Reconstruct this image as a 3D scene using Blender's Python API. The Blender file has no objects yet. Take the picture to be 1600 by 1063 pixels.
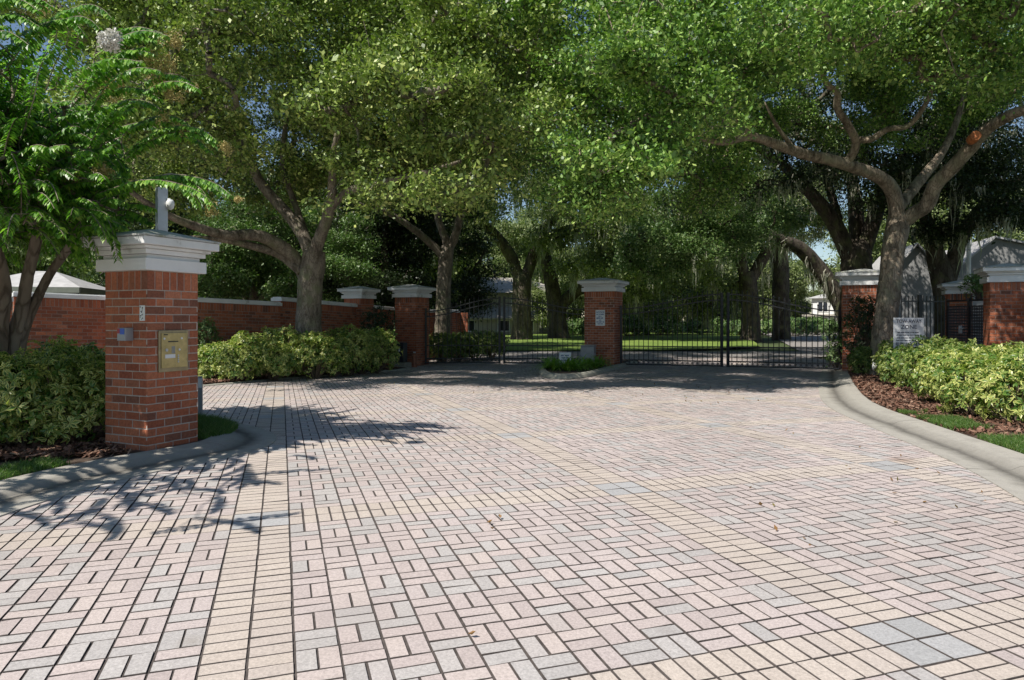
import bpy, math, random
import numpy as np
from mathutils import Vector, Matrix
random.seed(7)
rng = np.random.default_rng(11)
R = math.radians
sc = bpy.context.scene
COL = sc.collection
F = 1089.0; HZ = 500.0; CH = 1.45            # focal length in photo pixels, horizon row, eye height

# ------------------------------------------------------------------ terrain
def zg(y):
    """ground height: a gentle crest some metres ahead, then a fall to the gates and a rise beyond"""
    if y < 27: return -0.016 * math.sqrt((y - 7) ** 2 + 9) + 0.048
    z27 = -0.016 * math.sqrt(409) + 0.048
    return z27 + min(y - 27, 23) * 0.017
def G(px, py, dz=0.0):
    y = 10.0
    for _ in range(40): y = (CH - zg(y) - dz) * F / (py - HZ)
    return ((px - 800) / F * y, y)
def P(px, py, y): return Vector(((px - 800) / F * y, y, CH + (HZ - py) / F * y))
def XP(px, y): return (px - 800) / F * y
A24 = R(24); LX = Vector((math.cos(A24), -math.sin(A24), 0)); LY = Vector((math.sin(A24), math.cos(A24), 0))

# ------------------------------------------------------------------ object helpers
def tag(o, label=None, cat=None, group=None, kind=None):
    if label: o['label'] = label
    if cat: o['category'] = cat
    if group: o['group'] = group
    if kind: o['kind'] = kind
    return o
def thing(name, label, cat, loc=(0, 0, 0), rz=0.0, group=None):
    o = bpy.data.objects.new(name, None); COL.objects.link(o)
    o.empty_display_size = 0.2
    o.location = loc; o.rotation_euler = (0, 0, rz)
    return tag(o, label, cat, group)
def link_mesh(name, me, mat, parent=None):
    o = bpy.data.objects.new(name, me); COL.objects.link(o)
    if mat is not None:
        for m in (mat if isinstance(mat, (list, tuple)) else [mat]): me.materials.append(m)
    if parent is not None: o.parent = parent
    return o
class MB:
    def __init__(s): s.v = []; s.f = []; s.m = []
    def add(s, vs, fs, mi=0):
        b = len(s.v); s.v.extend([tuple(p) for p in vs]); s.f.extend([tuple(i + b for i in q) for q in fs]); s.m.extend([mi] * len(fs))
    def box(s, x0, x1, y0, y1, z0, z1, mi=0, mat=None):
        vs = [Vector(p) for p in ((x0,y0,z0),(x1,y0,z0),(x1,y1,z0),(x0,y1,z0),(x0,y0,z1),(x1,y0,z1),(x1,y1,z1),(x0,y1,z1))]
        if mat is not None: vs = [mat @ p for p in vs]
        s.add(vs, [(0,3,2,1),(4,5,6,7),(0,1,5,4),(1,2,6,5),(2,3,7,6),(3,0,4,7)], mi)
    def bar(s, a, b, w, h=None, mi=0):
        a = Vector(a); b = Vector(b); h = h or w; d = (b - a)
        if d.length < 1e-6: return
        d.normalize(); up = Vector((0,0,1)) if abs(d.z) < .95 else Vector((0,1,0))
        sx = d.cross(up).normalized() * w / 2; sz = sx.cross(d).normalized() * h / 2
        vs = [a-sx-sz, a+sx-sz, a+sx+sz, a-sx+sz, b-sx-sz, b+sx-sz, b+sx+sz, b-sx+sz]
        s.add(vs, [(0,1,2,3),(7,6,5,4),(0,4,5,1),(1,5,6,2),(2,6,7,3),(3,7,4,0)], mi)
    def tube(s, pts, rad, n=8, cap=True, wob=0.0, mi=0):
        pts = [Vector(p) for p in pts]; k = len(pts); b = len(s.v)
        ref = Vector((0.3, 1, 0.1)).normalized(); vs = []
        for i, p in enumerate(pts):
            d = (pts[min(i+1, k-1)] - pts[max(i-1, 0)])
            d = d.normalized() if d.length > 1e-9 else Vector((0,0,1))
            ref = (ref - d * ref.dot(d))
            if ref.length < 1e-4: ref = d.orthogonal()
            ref.normalize(); bi = d.cross(ref)
            r = rad[i] if hasattr(rad, '__len__') else rad
            for j in range(n):
                a = 2 * math.pi * j / n
                rr = r * (1 + wob * (math.sin(3*a + i*.7) * .5 + random.uniform(-.6, .6)))
                vs.append(p + ref * math.cos(a) * rr + bi * math.sin(a) * rr)
        fs = []
        for i in range(k - 1):
            for j in range(n):
                fs.append((i*n+j, i*n+(j+1) % n, (i+1)*n+(j+1) % n, (i+1)*n+j))
        if cap:
            fs.append(tuple(range(n-1, -1, -1))); fs.append(tuple((k-1)*n + j for j in range(n)))
        s.add(vs, fs, mi)
    def lathe(s, prof, n=16, c=(0,0,0), mi=0):
        vs = []; fs = []; k = len(prof)
        for r, z in prof:
            for j in range(n):
                a = 2*math.pi*j/n; vs.append((c[0]+r*math.cos(a), c[1]+r*math.sin(a), c[2]+z))
        for i in range(k-1):
            for j in range(n): fs.append((i*n+j, i*n+(j+1) % n, (i+1)*n+(j+1) % n, (i+1)*n+j))
        fs.append(tuple(range(n-1,-1,-1))); fs.append(tuple((k-1)*n+j for j in range(n)))
        s.add(vs, fs, mi)
    def build(s, name, mat, parent=None, smooth=False, world=False, bevel=0.0):
        me = bpy.data.meshes.new(name); off = parent.matrix_basis.inverted() if (world and parent is not None) else None
        v = [off @ Vector(p) for p in s.v] if off is not None else s.v
        me.from_pydata([tuple(p) for p in v], [], s.f)
        if any(s.m): me.polygons.foreach_set('material_index', s.m)
        me.polygons.foreach_set('use_smooth', [bool(smooth)] * len(me.polygons))
        me.update()
        o = link_mesh(name, me, mat, parent)
        if bevel:
            b = o.modifiers.new('bevel', 'BEVEL'); b.width = bevel; b.segments = 2; b.limit_method = 'ANGLE'
        return o
def np_mesh(name, V, k, mat, parent=None, attr=None, smooth=False):
    """V: (n*k,3) vertices, each consecutive k a face"""
    V = np.ascontiguousarray(V, dtype=np.float32); nv = len(V); nf = nv // k
    if parent is not None: V = V - np.array(parent.location, dtype=np.float32)
    me = bpy.data.meshes.new(name)
    me.vertices.add(nv); me.vertices.foreach_set('co', V.ravel())
    me.loops.add(nv); me.loops.foreach_set('vertex_index', np.arange(nv, dtype=np.int32))
    me.polygons.add(nf); me.polygons.foreach_set('loop_start', np.arange(0, nv, k, dtype=np.int32))
    me.polygons.foreach_set('use_smooth', np.zeros(nf, dtype=bool))
    me.update(calc_edges=True)
    return link_mesh(name, me, mat, parent)
def idx_mesh(name, V, faces, mat, parent=None, attr=None):
    """faces: (m,3 or 4) index array"""
    V = np.ascontiguousarray(V, dtype=np.float32)
    if parent is not None: V = V - np.array(parent.location, dtype=np.float32)
    fa = np.ascontiguousarray(faces, dtype=np.int32); k = fa.shape[1]
    me = bpy.data.meshes.new(name)
    me.vertices.add(len(V)); me.vertices.foreach_set('co', V.ravel())
    me.loops.add(fa.size); me.loops.foreach_set('vertex_index', fa.ravel())
    me.polygons.add(len(fa)); me.polygons.foreach_set('loop_start', np.arange(0, fa.size, k, dtype=np.int32))
    if attr is not None:
        a = me.attributes.new(attr[0], 'FLOAT', 'POINT'); a.data.foreach_set('value', np.asarray(attr[1], dtype=np.float32))
    me.polygons.foreach_set('use_smooth', np.zeros(len(fa), dtype=bool))
    me.update(calc_edges=True)
    return link_mesh(name, me, mat, parent)
def catmull(nodes, sub=5):
    a = np.array(nodes, float); out = []
    for i in range(len(a) - 1):
        p0 = a[max(i-1, 0)]; p1 = a[i]; p2 = a[i+1]; p3 = a[min(i+2, len(a)-1)]
        for t in np.linspace(0, 1, sub, endpoint=False):
            out.append(.5*((2*p1) + (-p0+p2)*t + (2*p0-5*p1+4*p2-p3)*t*t + (-p0+3*p1-3*p2+p3)*t**3))
    out.append(a[-1]); return np.array(out)

# ------------------------------------------------------------------ materials
def mat_new(name):
    m = bpy.data.materials.new(name); m.use_nodes = True
    nt = m.node_tree; b = nt.nodes['Principled BSDF']; return m, nt, b
def N(nt, t, **kw):
    n = nt.nodes.new(t)
    for k, v in kw.items():
        if k in n.inputs.keys(): n.inputs[k].default_value = v
        else: setattr(n, k, v)
    return n
def ramp(nt, fac, stops):
    r = nt.nodes.new('ShaderNodeValToRGB'); e = r.color_ramp.elements
    while len(e) > 1: e.remove(e[-1])
    e[0].position = stops[0][0]; e[0].color = (*stops[0][1], 1)
    for p, c in stops[1:]:
        q = e.new(p); q.color = (*c, 1)
    nt.links.new(fac, r.inputs['Fac']); return r.outputs['Color']
def mixc(nt, fac, a, b, mode='MIX'):
    m = nt.nodes.new('ShaderNodeMix'); m.data_type = 'RGBA'; m.blend_type = mode
    for s, v in ((m.inputs['Factor'], fac), (m.inputs[6], a), (m.inputs[7], b)):
        if isinstance(v, (float, int)): s.default_value = v
        elif isinstance(v, tuple): s.default_value = (*v, 1) if len(v) == 3 else v
        else: nt.links.new(v, s)
    return m.outputs[2]
def coord(nt, which='Object', scale=None):
    tc = nt.nodes.new('ShaderNodeTexCoord')
    if scale is None: return tc.outputs[which]
    mp = nt.nodes.new('ShaderNodeMapping'); mp.inputs['Scale'].default_value = scale
    nt.links.new(tc.outputs[which], mp.inputs['Vector']); return mp.outputs['Vector']
def noise(nt, vec, scale, detail=4, rough=.55):
    n = N(nt, 'ShaderNodeTexNoise', Scale=scale, Detail=detail, Roughness=rough); nt.links.new(vec, n.inputs['Vector']); return n.outputs['Fac']
def bump(nt, b, h, strength=.3, dist=.01):
    n = N(nt, 'ShaderNodeBump', Strength=strength, Distance=dist); nt.links.new(h, n.inputs['Height']); nt.links.new(n.outputs['Normal'], b.inputs['Normal'])
def plain(name, col, rough=.6, metal=0.0, var=.12, vs=6.0, bmp=.1, spec=.5):
    m, nt, b = mat_new(name); v = coord(nt)
    n = noise(nt, v, vs, 5)
    c = ramp(nt, n, [(.3, tuple(x*(1-var) for x in col)), (.7, tuple(min(1, x*(1+var)) for x in col))])
    nt.links.new(c, b.inputs['Base Color']); b.inputs['Roughness'].default_value = rough; b.inputs['Metallic'].default_value = metal
    b.inputs['Specular IOR Level'].default_value = spec
    if bmp: bump(nt, b, noise(nt, v, vs*6, 3), bmp, .004)
    return m
def leaf_mat(name, stops, trans=.28, rough=.42, tcol=(.25,.36,.04), spec=.5, edge=None):
    m, nt, b = mat_new(name)
    g = nt.nodes.new('ShaderNodeNewGeometry')
    c = ramp(nt, g.outputs['Random Per Island'], stops)
    n = noise(nt, coord(nt), .55, 2)
    c = mixc(nt, .55, c, ramp(nt, n, [(.3, (.62,.66,.55)), (.7, (1.0,1.0,1.0))]), 'MULTIPLY')
    if edge:
        at = nt.nodes.new('ShaderNodeAttribute'); at.attribute_name = 'edge'
        mr = N(nt, 'ShaderNodeMapRange'); mr.inputs['From Min'].default_value = .35; mr.inputs['From Max'].default_value = .75
        nt.links.new(at.outputs['Fac'], mr.inputs['Value'])
        c = mixc(nt, mr.outputs[0], c, edge)
    nt.links.new(c, b.inputs['Base Color']); b.inputs['Roughness'].default_value = rough; b.inputs['Specular IOR Level'].default_value = spec
    tr = nt.nodes.new('ShaderNodeBsdfTranslucent')
    tc = mixc(nt, 1.0, c, (1.25, 1.7, .6), 'MULTIPLY'); nt.links.new(tc, tr.inputs['Color'])
    mx = nt.nodes.new('ShaderNodeMixShader'); mx.inputs[0].default_value = trans
    nt.links.new(b.outputs[0], mx.inputs[1]); nt.links.new(tr.outputs[0], mx.inputs[2])
    nt.links.new(mx.outputs[0], nt.nodes['Material Output'].inputs['Surface'])
    return m
def bark_mat(name, dark, light, moss=None, sc_=6.0):
    m, nt, b = mat_new(name); v = coord(nt, 'Object', (1, 1, .35))
    vo = N(nt, 'ShaderNodeTexVoronoi', Scale=sc_*2.2); vo.feature = 'DISTANCE_TO_EDGE'
    nv = N(nt, 'ShaderNodeTexNoise', Scale=sc_, Detail=6.0); nt.links.new(v, nv.inputs['Vector'])
    vv = nt.nodes.new('ShaderNodeVectorMath'); vv.operation = 'MULTIPLY_ADD'; nt.links.new(nv.outputs['Color'], vv.inputs[0]); vv.inputs[1].default_value = (.35,.35,.35); nt.links.new(v, vv.inputs[2])
    nt.links.new(vv.outputs[0], vo.inputs['Vector'])
    c = ramp(nt, nv.outputs['Fac'], [(.3, dark), (.72, light)])
    crack = ramp(nt, vo.outputs['Distance'], [(0, (.45,.42,.4)), (.12, (1,1,1))])
    c = mixc(nt, .8, c, crack, 'MULTIPLY')
    if moss:
        n2 = noise(nt, coord(nt), 2.3, 5)
        c = mixc(nt, ramp(nt, n2, [(.5, (0,0,0)), (.66, (.8,.8,.8))]), c, moss)
    nt.links.new(c, b.inputs['Base Color']); b.inputs['Roughness'].default_value = .9; b.inputs['Specular IOR Level'].default_value = .2
    bump(nt, b, crack, .7, .03)
    return m
def island_mat(name, stops, rough=.8, ns=30.0, nvar=.18, bmp=.3, blot=None, spec=.3, stain=None, spots=()):
    m, nt, b = mat_new(name); g = nt.nodes.new('ShaderNodeNewGeometry')
    c = ramp(nt, g.outputs['Random Per Island'], stops); v = coord(nt)
    n = noise(nt, v, ns, 6, .7)
    c = mixc(nt, 1.0, c, ramp(nt, n, [(.3, (1-nvar,)*3), (.7, (1+nvar,)*3)]), 'MULTIPLY')
    if blot:
        n2 = noise(nt, v, blot[0], 5, .6)
        c = mixc(nt, ramp(nt, n2, [(blot[1], (0,0,0)), (blot[2], (blot[4],)*3)]), c, blot[3])
    if stain:
        n3 = noise(nt, v, .33, 4, .6); c = mixc(nt, 1.0, c, ramp(nt, n3, [(.3, stain), (.62, (1,1,1))]), 'MULTIPLY')
    for (sx, sy, sr, sc_, sa) in spots:
        ds = nt.nodes.new('ShaderNodeVectorMath'); ds.operation = 'DISTANCE'; nt.links.new(v, ds.inputs[0]); ds.inputs[1].default_value = (sx, sy, 0)
        nz = noise(nt, v, 2.2/sr**.5, 6, .65); ad = nt.nodes.new('ShaderNodeMath'); ad.operation = 'MULTIPLY_ADD'; nt.links.new(nz, ad.inputs[0]); ad.inputs[1].default_value = sr*1.3; nt.links.new(ds.outputs['Value'], ad.inputs[2])
        mr = N(nt, 'ShaderNodeMapRange'); mr.inputs['From Min'].default_value = sr*.75; mr.inputs['From Max'].default_value = sr*1.35; mr.inputs['To Min'].default_value = sa; mr.inputs['To Max'].default_value = 0; nt.links.new(ad.outputs[0], mr.inputs['Value'])
        c = mixc(nt, mr.outputs[0], c, sc_)
    nt.links.new(c, b.inputs['Base Color']); b.inputs['Roughness'].default_value = rough; b.inputs['Specular IOR Level'].default_value = spec
    if bmp: bump(nt, b, n, bmp, .004)
    return m
def concrete_mat(name, col, stain=(.12,.11,.1), amt=.5, gutter=False):
    m, nt, b = mat_new(name); v = coord(nt)
    n = noise(nt, v, 9.0, 9, .72); n2 = noise(nt, v, 120, 3, .7)
    c = ramp(nt, n, [(.3, tuple(x*.86 for x in col)), (.55, col), (.8, tuple(min(1, x*1.08) for x in col))])
    c = mixc(nt, .5, c, ramp(nt, n2, [(.3, (.68,.68,.68)), (.7, (1.2,1.2,1.2))]), 'MULTIPLY')
    n3 = noise(nt, v, 2.4, 9, .78)
    c = mixc(nt, ramp(nt, n3, [(.50, (0,0,0)), (.74, (amt,)*3)]), c, stain)
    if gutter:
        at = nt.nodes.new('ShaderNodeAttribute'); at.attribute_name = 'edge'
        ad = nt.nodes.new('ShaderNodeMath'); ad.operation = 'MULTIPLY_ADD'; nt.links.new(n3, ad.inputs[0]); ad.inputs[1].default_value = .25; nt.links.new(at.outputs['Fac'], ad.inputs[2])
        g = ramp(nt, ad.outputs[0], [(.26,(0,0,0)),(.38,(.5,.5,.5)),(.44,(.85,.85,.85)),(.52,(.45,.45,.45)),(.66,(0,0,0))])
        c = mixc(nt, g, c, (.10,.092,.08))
    nt.links.new(c, b.inputs['Base Color']); b.inputs['Roughness'].default_value = .9; b.inputs['Specular IOR Level'].default_value = .2
    bump(nt, b, n2, .4, .004)
    return m
M = {}
SPOTS = [(*G(1410,719), .30, (.30,.19,.13), .6), (*G(608,689), .28, (.30,.21,.15), .55), (*G(700,592), 1.6, (.30,.26,.18), .5), (*G(1040,985), .10, (.25,.22,.2), .5), (*G(300,1005), .13, (.3,.26,.22), .5), (*G(880,850), .35, (.36,.32,.30), .35), (*G(1250,900), .5, (.38,.34,.32), .35), (*G(560,960), .4, (.38,.33,.31), .3)]
M['paver_pink'] = island_mat('paver_mixed', [(0,(.46,.395,.375)),(.22,(.52,.445,.42)),(.44,(.55,.475,.44)),(.45,(.43,.405,.39)),(.74,(.49,.46,.44)),(.75,(.52,.445,.42)),(1,(.50,.435,.415))], .85, 75, .26, .6, stain=(.86,.84,.82), spots=SPOTS)
M['paver_buff'] = island_mat('paver_buff', [(0,(.52,.45,.395)),(.5,(.55,.48,.42)),(1,(.50,.435,.39))], .85, 75, .24, .6, stain=(.87,.85,.83), spots=SPOTS)
M['paver_grey'] = island_mat('paver_grey', [(0,(.36,.355,.35)),(1,(.42,.41,.405))], .85, 75, .24, .6)
M['sand'] = plain('joint_sand', (.082,.068,.061), .95, var=.4, vs=20)
M['brick'] = island_mat('red_brick', [(0,(.29,.085,.045)),(.2,(.38,.12,.06)),(.45,(.47,.165,.085)),(.62,(.36,.115,.06)),(.74,(.20,.085,.055)),(.82,(.30,.115,.065)),(.92,(.43,.15,.08)),(1,(.50,.20,.115))], .85, 38, .3, .6, blot=(3.0,.6,.8,(.42,.30,.24),.35))
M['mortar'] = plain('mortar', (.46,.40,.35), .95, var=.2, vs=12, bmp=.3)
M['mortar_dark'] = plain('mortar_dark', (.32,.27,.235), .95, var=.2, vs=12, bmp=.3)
def cap_mat():
    m, nt, b = mat_new('painted_cap'); v = coord(nt)
    n = noise(nt, v, 2.2, 8, .68)
    c = ramp(nt, n, [(.3,(.80,.80,.80)),(.58,(.70,.70,.69)),(.68,(.42,.41,.38)),(.78,(.60,.59,.57))])
    nt.links.new(c, b.inputs['Base Color']); b.inputs['Roughness'].default_value = .6; bump(nt, b, noise(nt, v, 30, 4), .15, .004); return m
M['cap'] = cap_mat()
def roofcap_mat():
    m, nt, b = mat_new('cap_roof'); v = coord(nt)
    c = ramp(nt, noise(nt, v, 4, 8, .7), [(.3,(.40,.40,.38)),(.5,(.52,.52,.50)),(.62,(.26,.27,.20)),(.75,(.22,.25,.12))])
    nt.links.new(c, b.inputs['Base Color']); b.inputs['Roughness'].default_value = .9; bump(nt, b, noise(nt, v, 40, 4), .5, .01); return m
M['caproof'] = roofcap_mat()
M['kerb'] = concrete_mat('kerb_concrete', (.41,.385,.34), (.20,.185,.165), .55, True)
M['kerb_old'] = concrete_mat('kerb_weathered', (.40,.39,.33), (.12,.13,.09), .7)
M['soil'] = plain('soil', (.075,.05,.035), .95, var=.5, vs=8, bmp=.6)
M['ground'] = plain('ground_turf', (.06,.085,.025), .95, var=.5, vs=1.5, bmp=.6)
M['mulch'] = island_mat('mulch_chip', [(0,(.07,.038,.026)),(.4,(.14,.07,.046)),(.7,(.22,.115,.078)),(1,(.32,.21,.15))], .9, 20, .3, .4)
def lawn_mat():
    m, nt, b = mat_new('lawn'); v = coord(nt)
    c = ramp(nt, noise(nt, v, .5, 6, .6), [(.3,(.13,.21,.03)),(.55,(.19,.28,.045)),(.75,(.26,.31,.07))])
    c = mixc(nt, .6, c, ramp(nt, noise(nt, v, 35, 4, .7), [(.3,(.6,.6,.6)),(.7,(1.2,1.2,1.2))]), 'MULTIPLY')
    nt.links.new(c, b.inputs['Base Color']); b.inputs['Roughness'].default_value = .9; bump(nt, b, noise(nt, v, 35, 4, .7), .8, .04); return m
M['lawn'] = lawn_mat()
M['road'] = concrete_mat('road_surface', (.30,.28,.265), (.14,.13,.12), .5)
M['iron'] = plain('black_iron', (.018,.019,.022), .45, var=.25, vs=5, bmp=.05)
M['screen'] = plain('perforated_screen', (.05,.045,.05), .6, var=.4, vs=3)
M['galv'] = plain('galvanised', (.55,.57,.60), .4, .3, var=.12, vs=9)
M['alum'] = plain('sign_aluminium', (.72,.74,.75), .35, .15, var=.1, vs=7, bmp=.02)
M['signback'] = plain('sign_white', (.80,.81,.82), .45, var=.05, vs=8, bmp=.0)
M['ink'] = plain('sign_ink', (.03,.035,.06), .6, var=.1, vs=8, bmp=0)
M['ink_blue'] = plain('sign_ink_blue', (.05,.12,.30), .6, var=.1, vs=8, bmp=0)
M['brass'] = plain('brass_plate', (.52,.42,.20), .42, .75, var=.2, vs=14, bmp=.03)
M['brassdark'] = plain('brass_frame', (.40,.33,.20), .5, .6, var=.25, vs=14)
M['black'] = plain('black_plastic', (.02,.02,.022), .5, var=.2)
M['white'] = plain('white_plastic', (.78,.78,.76), .5, var=.06)
M['blue'] = plain('blue_sticker', (.03,.10,.50), .4, var=.1)
M['red'] = plain('red_sticker', (.40,.05,.05), .5, var=.1)
M['greybox'] = plain('grey_metal_box', (.33,.34,.35), .5, .2, var=.12)
M['darkbox'] = plain('dark_metal_box', (.035,.045,.055), .5, .1, var=.2)
M['rust'] = plain('rust_red_paint', (.26,.10,.055), .6, var=.35, vs=12)
M['stucco'] = plain('grey_stucco', (.27,.27,.27), .9, var=.08, vs=3, bmp=.3)
M['siding'] = plain('grey_siding', (.42,.39,.34), .8, var=.12, vs=2)
M['housewhite'] = plain('white_siding', (.75,.75,.74), .7, var=.06, vs=2)
M['shingle'] = plain('shingle_grey', (.36,.33,.28), .9, var=.3, vs=4, bmp=.6)
M['shinglelight'] = plain('shingle_pale', (.44,.43,.425), .85, var=.18, vs=4, bmp=.5)
M['fascia'] = plain('fascia', (.20,.22,.18), .7, var=.15)
M['glass'] = plain('window_glass', (.03,.035,.045), .08, var=.2, bmp=0)
M['trim'] = plain('white_trim', (.72,.72,.71), .55, var=.06)
M['bark_oak'] = bark_mat('bark_oak', (.12,.10,.078), (.37,.32,.255), (.20,.21,.12))
M['bark_warm'] = bark_mat('bark_warm', (.12,.095,.07), (.45,.37,.28), (.30,.28,.19), 5)
M['bark_old'] = bark_mat('bark_old', (.045,.036,.028), (.16,.135,.105), (.12,.13,.06), 3.5)
M['bark_crape'] = bark_mat('bark_crape', (.13,.095,.07), (.38,.33,.27), None, 3)
M['cutwood'] = plain('cut_wood', (.50,.17,.06), .7, var=.4, vs=14)
M['twig'] = plain('twig', (.16,.12,.085), .9, var=.3)
M['leaf_oak'] = leaf_mat('leaf_oak', [(0,(.05,.095,.03)),(.35,(.14,.275,.05)),(.75,(.27,.42,.085)),(1,(.45,.55,.17))], .14, .45, spec=.45)
M['leaf_olive'] = leaf_mat('leaf_olive', [(0,(.06,.08,.028)),(.35,(.185,.275,.06)),(.75,(.34,.43,.11)),(1,(.53,.56,.18))], .14, .45, spec=.45)
M['leaf_green'] = leaf_mat('leaf_green', [(0,(.05,.12,.028)),(.5,(.13,.215,.065)),(1,(.23,.31,.11))], .2, .48)
M['leaf_dark'] = leaf_mat('leaf_dark', [(0,(.018,.034,.012)),(.6,(.032,.055,.017)),(1,(.05,.08,.022))], .18, .45)  # dark foliage; the low leaf colour also stands in for crown shade
M['leaf_far'] = leaf_mat('leaf_far', [(0,(.08,.11,.045)),(.5,(.22,.275,.10)),(1,(.36,.40,.17))], .18, .55)
M['leaf_crape'] = leaf_mat('leaf_crape', [(0,(.045,.12,.022)),(.5,(.16,.34,.05)),(.85,(.27,.47,.075)),(1,(.40,.54,.11))], .36, .38)
M['petal'] = leaf_mat('petal_white', [(0,(.78,.74,.72)),(1,(.90,.87,.85))], .02, .7)
M['seed'] = leaf_mat('seed_heads', [(0,(.34,.26,.09)),(.6,(.50,.40,.15)),(1,(.36,.34,.12))], .03, .7)
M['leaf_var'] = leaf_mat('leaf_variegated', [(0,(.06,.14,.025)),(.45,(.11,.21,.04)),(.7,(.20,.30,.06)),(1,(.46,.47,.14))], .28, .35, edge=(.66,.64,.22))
M['leaf_varshade'] = leaf_mat('leaf_variegated_shaded', [(0,(.045,.10,.02)),(.6,(.075,.15,.028)),(.85,(.13,.22,.04)),(1,(.32,.34,.10))], .28, .35, edge=(.36,.40,.12))  # dimmer, greener variegated copy, with shade worked into the leaf colour
M['leaf_lily'] = leaf_mat('leaf_lily', [(0,(.13,.27,.03)),(.6,(.24,.42,.05)),(1,(.38,.54,.09))], .35, .4)
M['grass'] = leaf_mat('grass_blade', [(0,(.06,.13,.025)),(.6,(.11,.21,.04)),(.9,(.17,.26,.06)),(1,(.32,.29,.14))], .3, .5)
M['moss'] = leaf_mat('spanish_moss', [(0,(.32,.31,.26)),(.6,(.50,.48,.41)),(1,(.62,.60,.52))], .3, .9, spec=.1)
M['deadleaf'] = leaf_mat('dead_leaf', [(0,(.20,.10,.04)),(.6,(.32,.17,.07)),(1,(.20,.18,.05))], .2, .7)

# ------------------------------------------------------------------ camera, light, world
cam = bpy.data.cameras.new('camera'); co = bpy.data.objects.new('camera', cam); COL.objects.link(co)
co.location = (0, 0, CH); co.rotation_euler = (R(90), 0, 0)
cam.sensor_width = 36; cam.lens = 36 * F / 1600; cam.shift_y = -31.5 / 1600; cam.clip_end = 2000; cam.clip_start = .05
sc.camera = co
SUN_EL = 51; trav = Vector((.76, .65, 0)).normalized()
sd = Vector((trav.x * math.cos(R(SUN_EL)), trav.y * math.cos(R(SUN_EL)), -math.sin(R(SUN_EL))))
sl = bpy.data.lights.new('sun', 'SUN'); sl.energy = 5.0; sl.angle = R(.53); sl.color = (1, .95, .87)
so = bpy.data.objects.new('sun', sl); COL.objects.link(so); so.rotation_euler = sd.to_track_quat('-Z', 'Y').to_euler(); so.location = (-20, -20, 40)
w = bpy.data.worlds.new('World'); sc.world = w; w.use_nodes = True; nt = w.node_tree
sky = nt.nodes.new('ShaderNodeTexSky'); sky.sky_type = 'NISHITA'; sky.sun_disc = False
sky.sun_elevation = R(SUN_EL); sky.sun_rotation = math.atan2(-trav.x, -trav.y); sky.air_density = 1.0; sky.dust_density = .2; sky.ozone_density = 1.5
bg = nt.nodes['Background']; nt.links.new(sky.outputs[0], bg.inputs['Color']); bg.inputs['Strength'].default_value = .088
sc.view_settings.view_transform = 'Standard'; sc.view_settings.look = 'None'; sc.view_settings.exposure = 0.25; sc.view_settings.gamma = 1
sc.cycles.use_denoising = True; sc.cycles.denoiser = 'OPENIMAGEDENOISE'; sc.cycles.denoising_input_passes = 'RGB_ALBEDO_NORMAL'; sc.cycles.denoising_prefilter = 'ACCURATE'; sc.cycles.max_bounces = 8; sc.cycles.transparent_max_bounces = 8

# ------------------------------------------------------------------ ground sheets
def sheet(name, x0f, x1f, ys, dz, mat, nx=6):
    mb = MB(); vs = []; fs = []
    for y in ys:
        a, b = x0f(y), x1f(y)
        for i in range(nx + 1): vs.append((a + (b-a)*i/nx, y, zg(y) + dz))
    for j in range(len(ys)-1):
        for i in range(nx): q = j*(nx+1)+i; fs.append((q, q+1, q+nx+2, q+nx+1))
    mb.add(vs, fs); o = mb.build(name, mat); return tag(o, kind='structure')
def steps(a, b, d): return [a + (b-a)*i/max(1, int((b-a)/d)) for i in range(max(1, int((b-a)/d)) + 1)]
sheet('ground', lambda y: -600, lambda y: 600, [-300, -60, -20] + steps(-8, 30, .5) + [40, 50, 60, 120, 400, 900], -.07, M['ground'], 2)
sheet('sand_ground', lambda y: -17, lambda y: 13.5, steps(-4, 31.4, .5), -.0065, M['sand'], 2)
sheet('cross_road', lambda y: -40, lambda y: 45, steps(31.4, 35.2, .5), -.01, M['road'], 2)
sheet('side_road', lambda y: 14.5 + (y-35)*.30, lambda y: 24 + (y-35)*.45, steps(35.2, 90, 1), -.014, M['road'], 2)
def lawn_edge(y): return min(14.2, 5 + 4.6*math.sqrt(max(0, y-35.2))) + max(0, (y-40))*.28
sheet('lawn', lambda y: -45, lawn_edge, [35.2,35.25,35.4,35.7,36,36.5,37,38] + steps(39, 95, 1), .05, M['lawn'], 3)
# lawn kerb
def offset_path(path, d):
    out = []
    for i, p in enumerate(path):
        a = path[max(i-1, 0)]; b = path[min(i+1, len(path)-1)]
        t = np.array(b) - np.array(a); t = t / (np.linalg.norm(t) + 1e-9); n = np.array((-t[1], t[0]))
        out.append(np.array(p) + n*d)
    return out
def sweep(name, path, prof, mat, kind='structure', closed=False):
    rows = [offset_path(path, d) for d, z in prof]
    mb = MB(); vs = []; k = len(path)
    for (d, z), row in zip(prof, rows):
        for p in row: vs.append((p[0], p[1], zg(p[1]) + z))
    fs = []
    for r in range(len(prof)-1):
        for i in range(k-1): fs.append((r*k+i, r*k+i+1, (r+1)*k+i+1, (r+1)*k+i))
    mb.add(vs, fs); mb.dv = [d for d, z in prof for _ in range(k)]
    for i in range(6, k-1, 14):          # cast joints
        t_ = (path[i+1]-path[i]); t_ = t_/(np.linalg.norm(t_)+1e-9); L_ = []
        for (d, z), row in zip(prof, rows):
            for sg in (-.005,.005): p = row[i]+t_*sg; L_.append((p[0], p[1], zg(p[1])+z+.0015))
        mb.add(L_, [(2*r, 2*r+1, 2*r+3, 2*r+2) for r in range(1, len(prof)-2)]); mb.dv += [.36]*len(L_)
    return mb, vs
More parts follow.
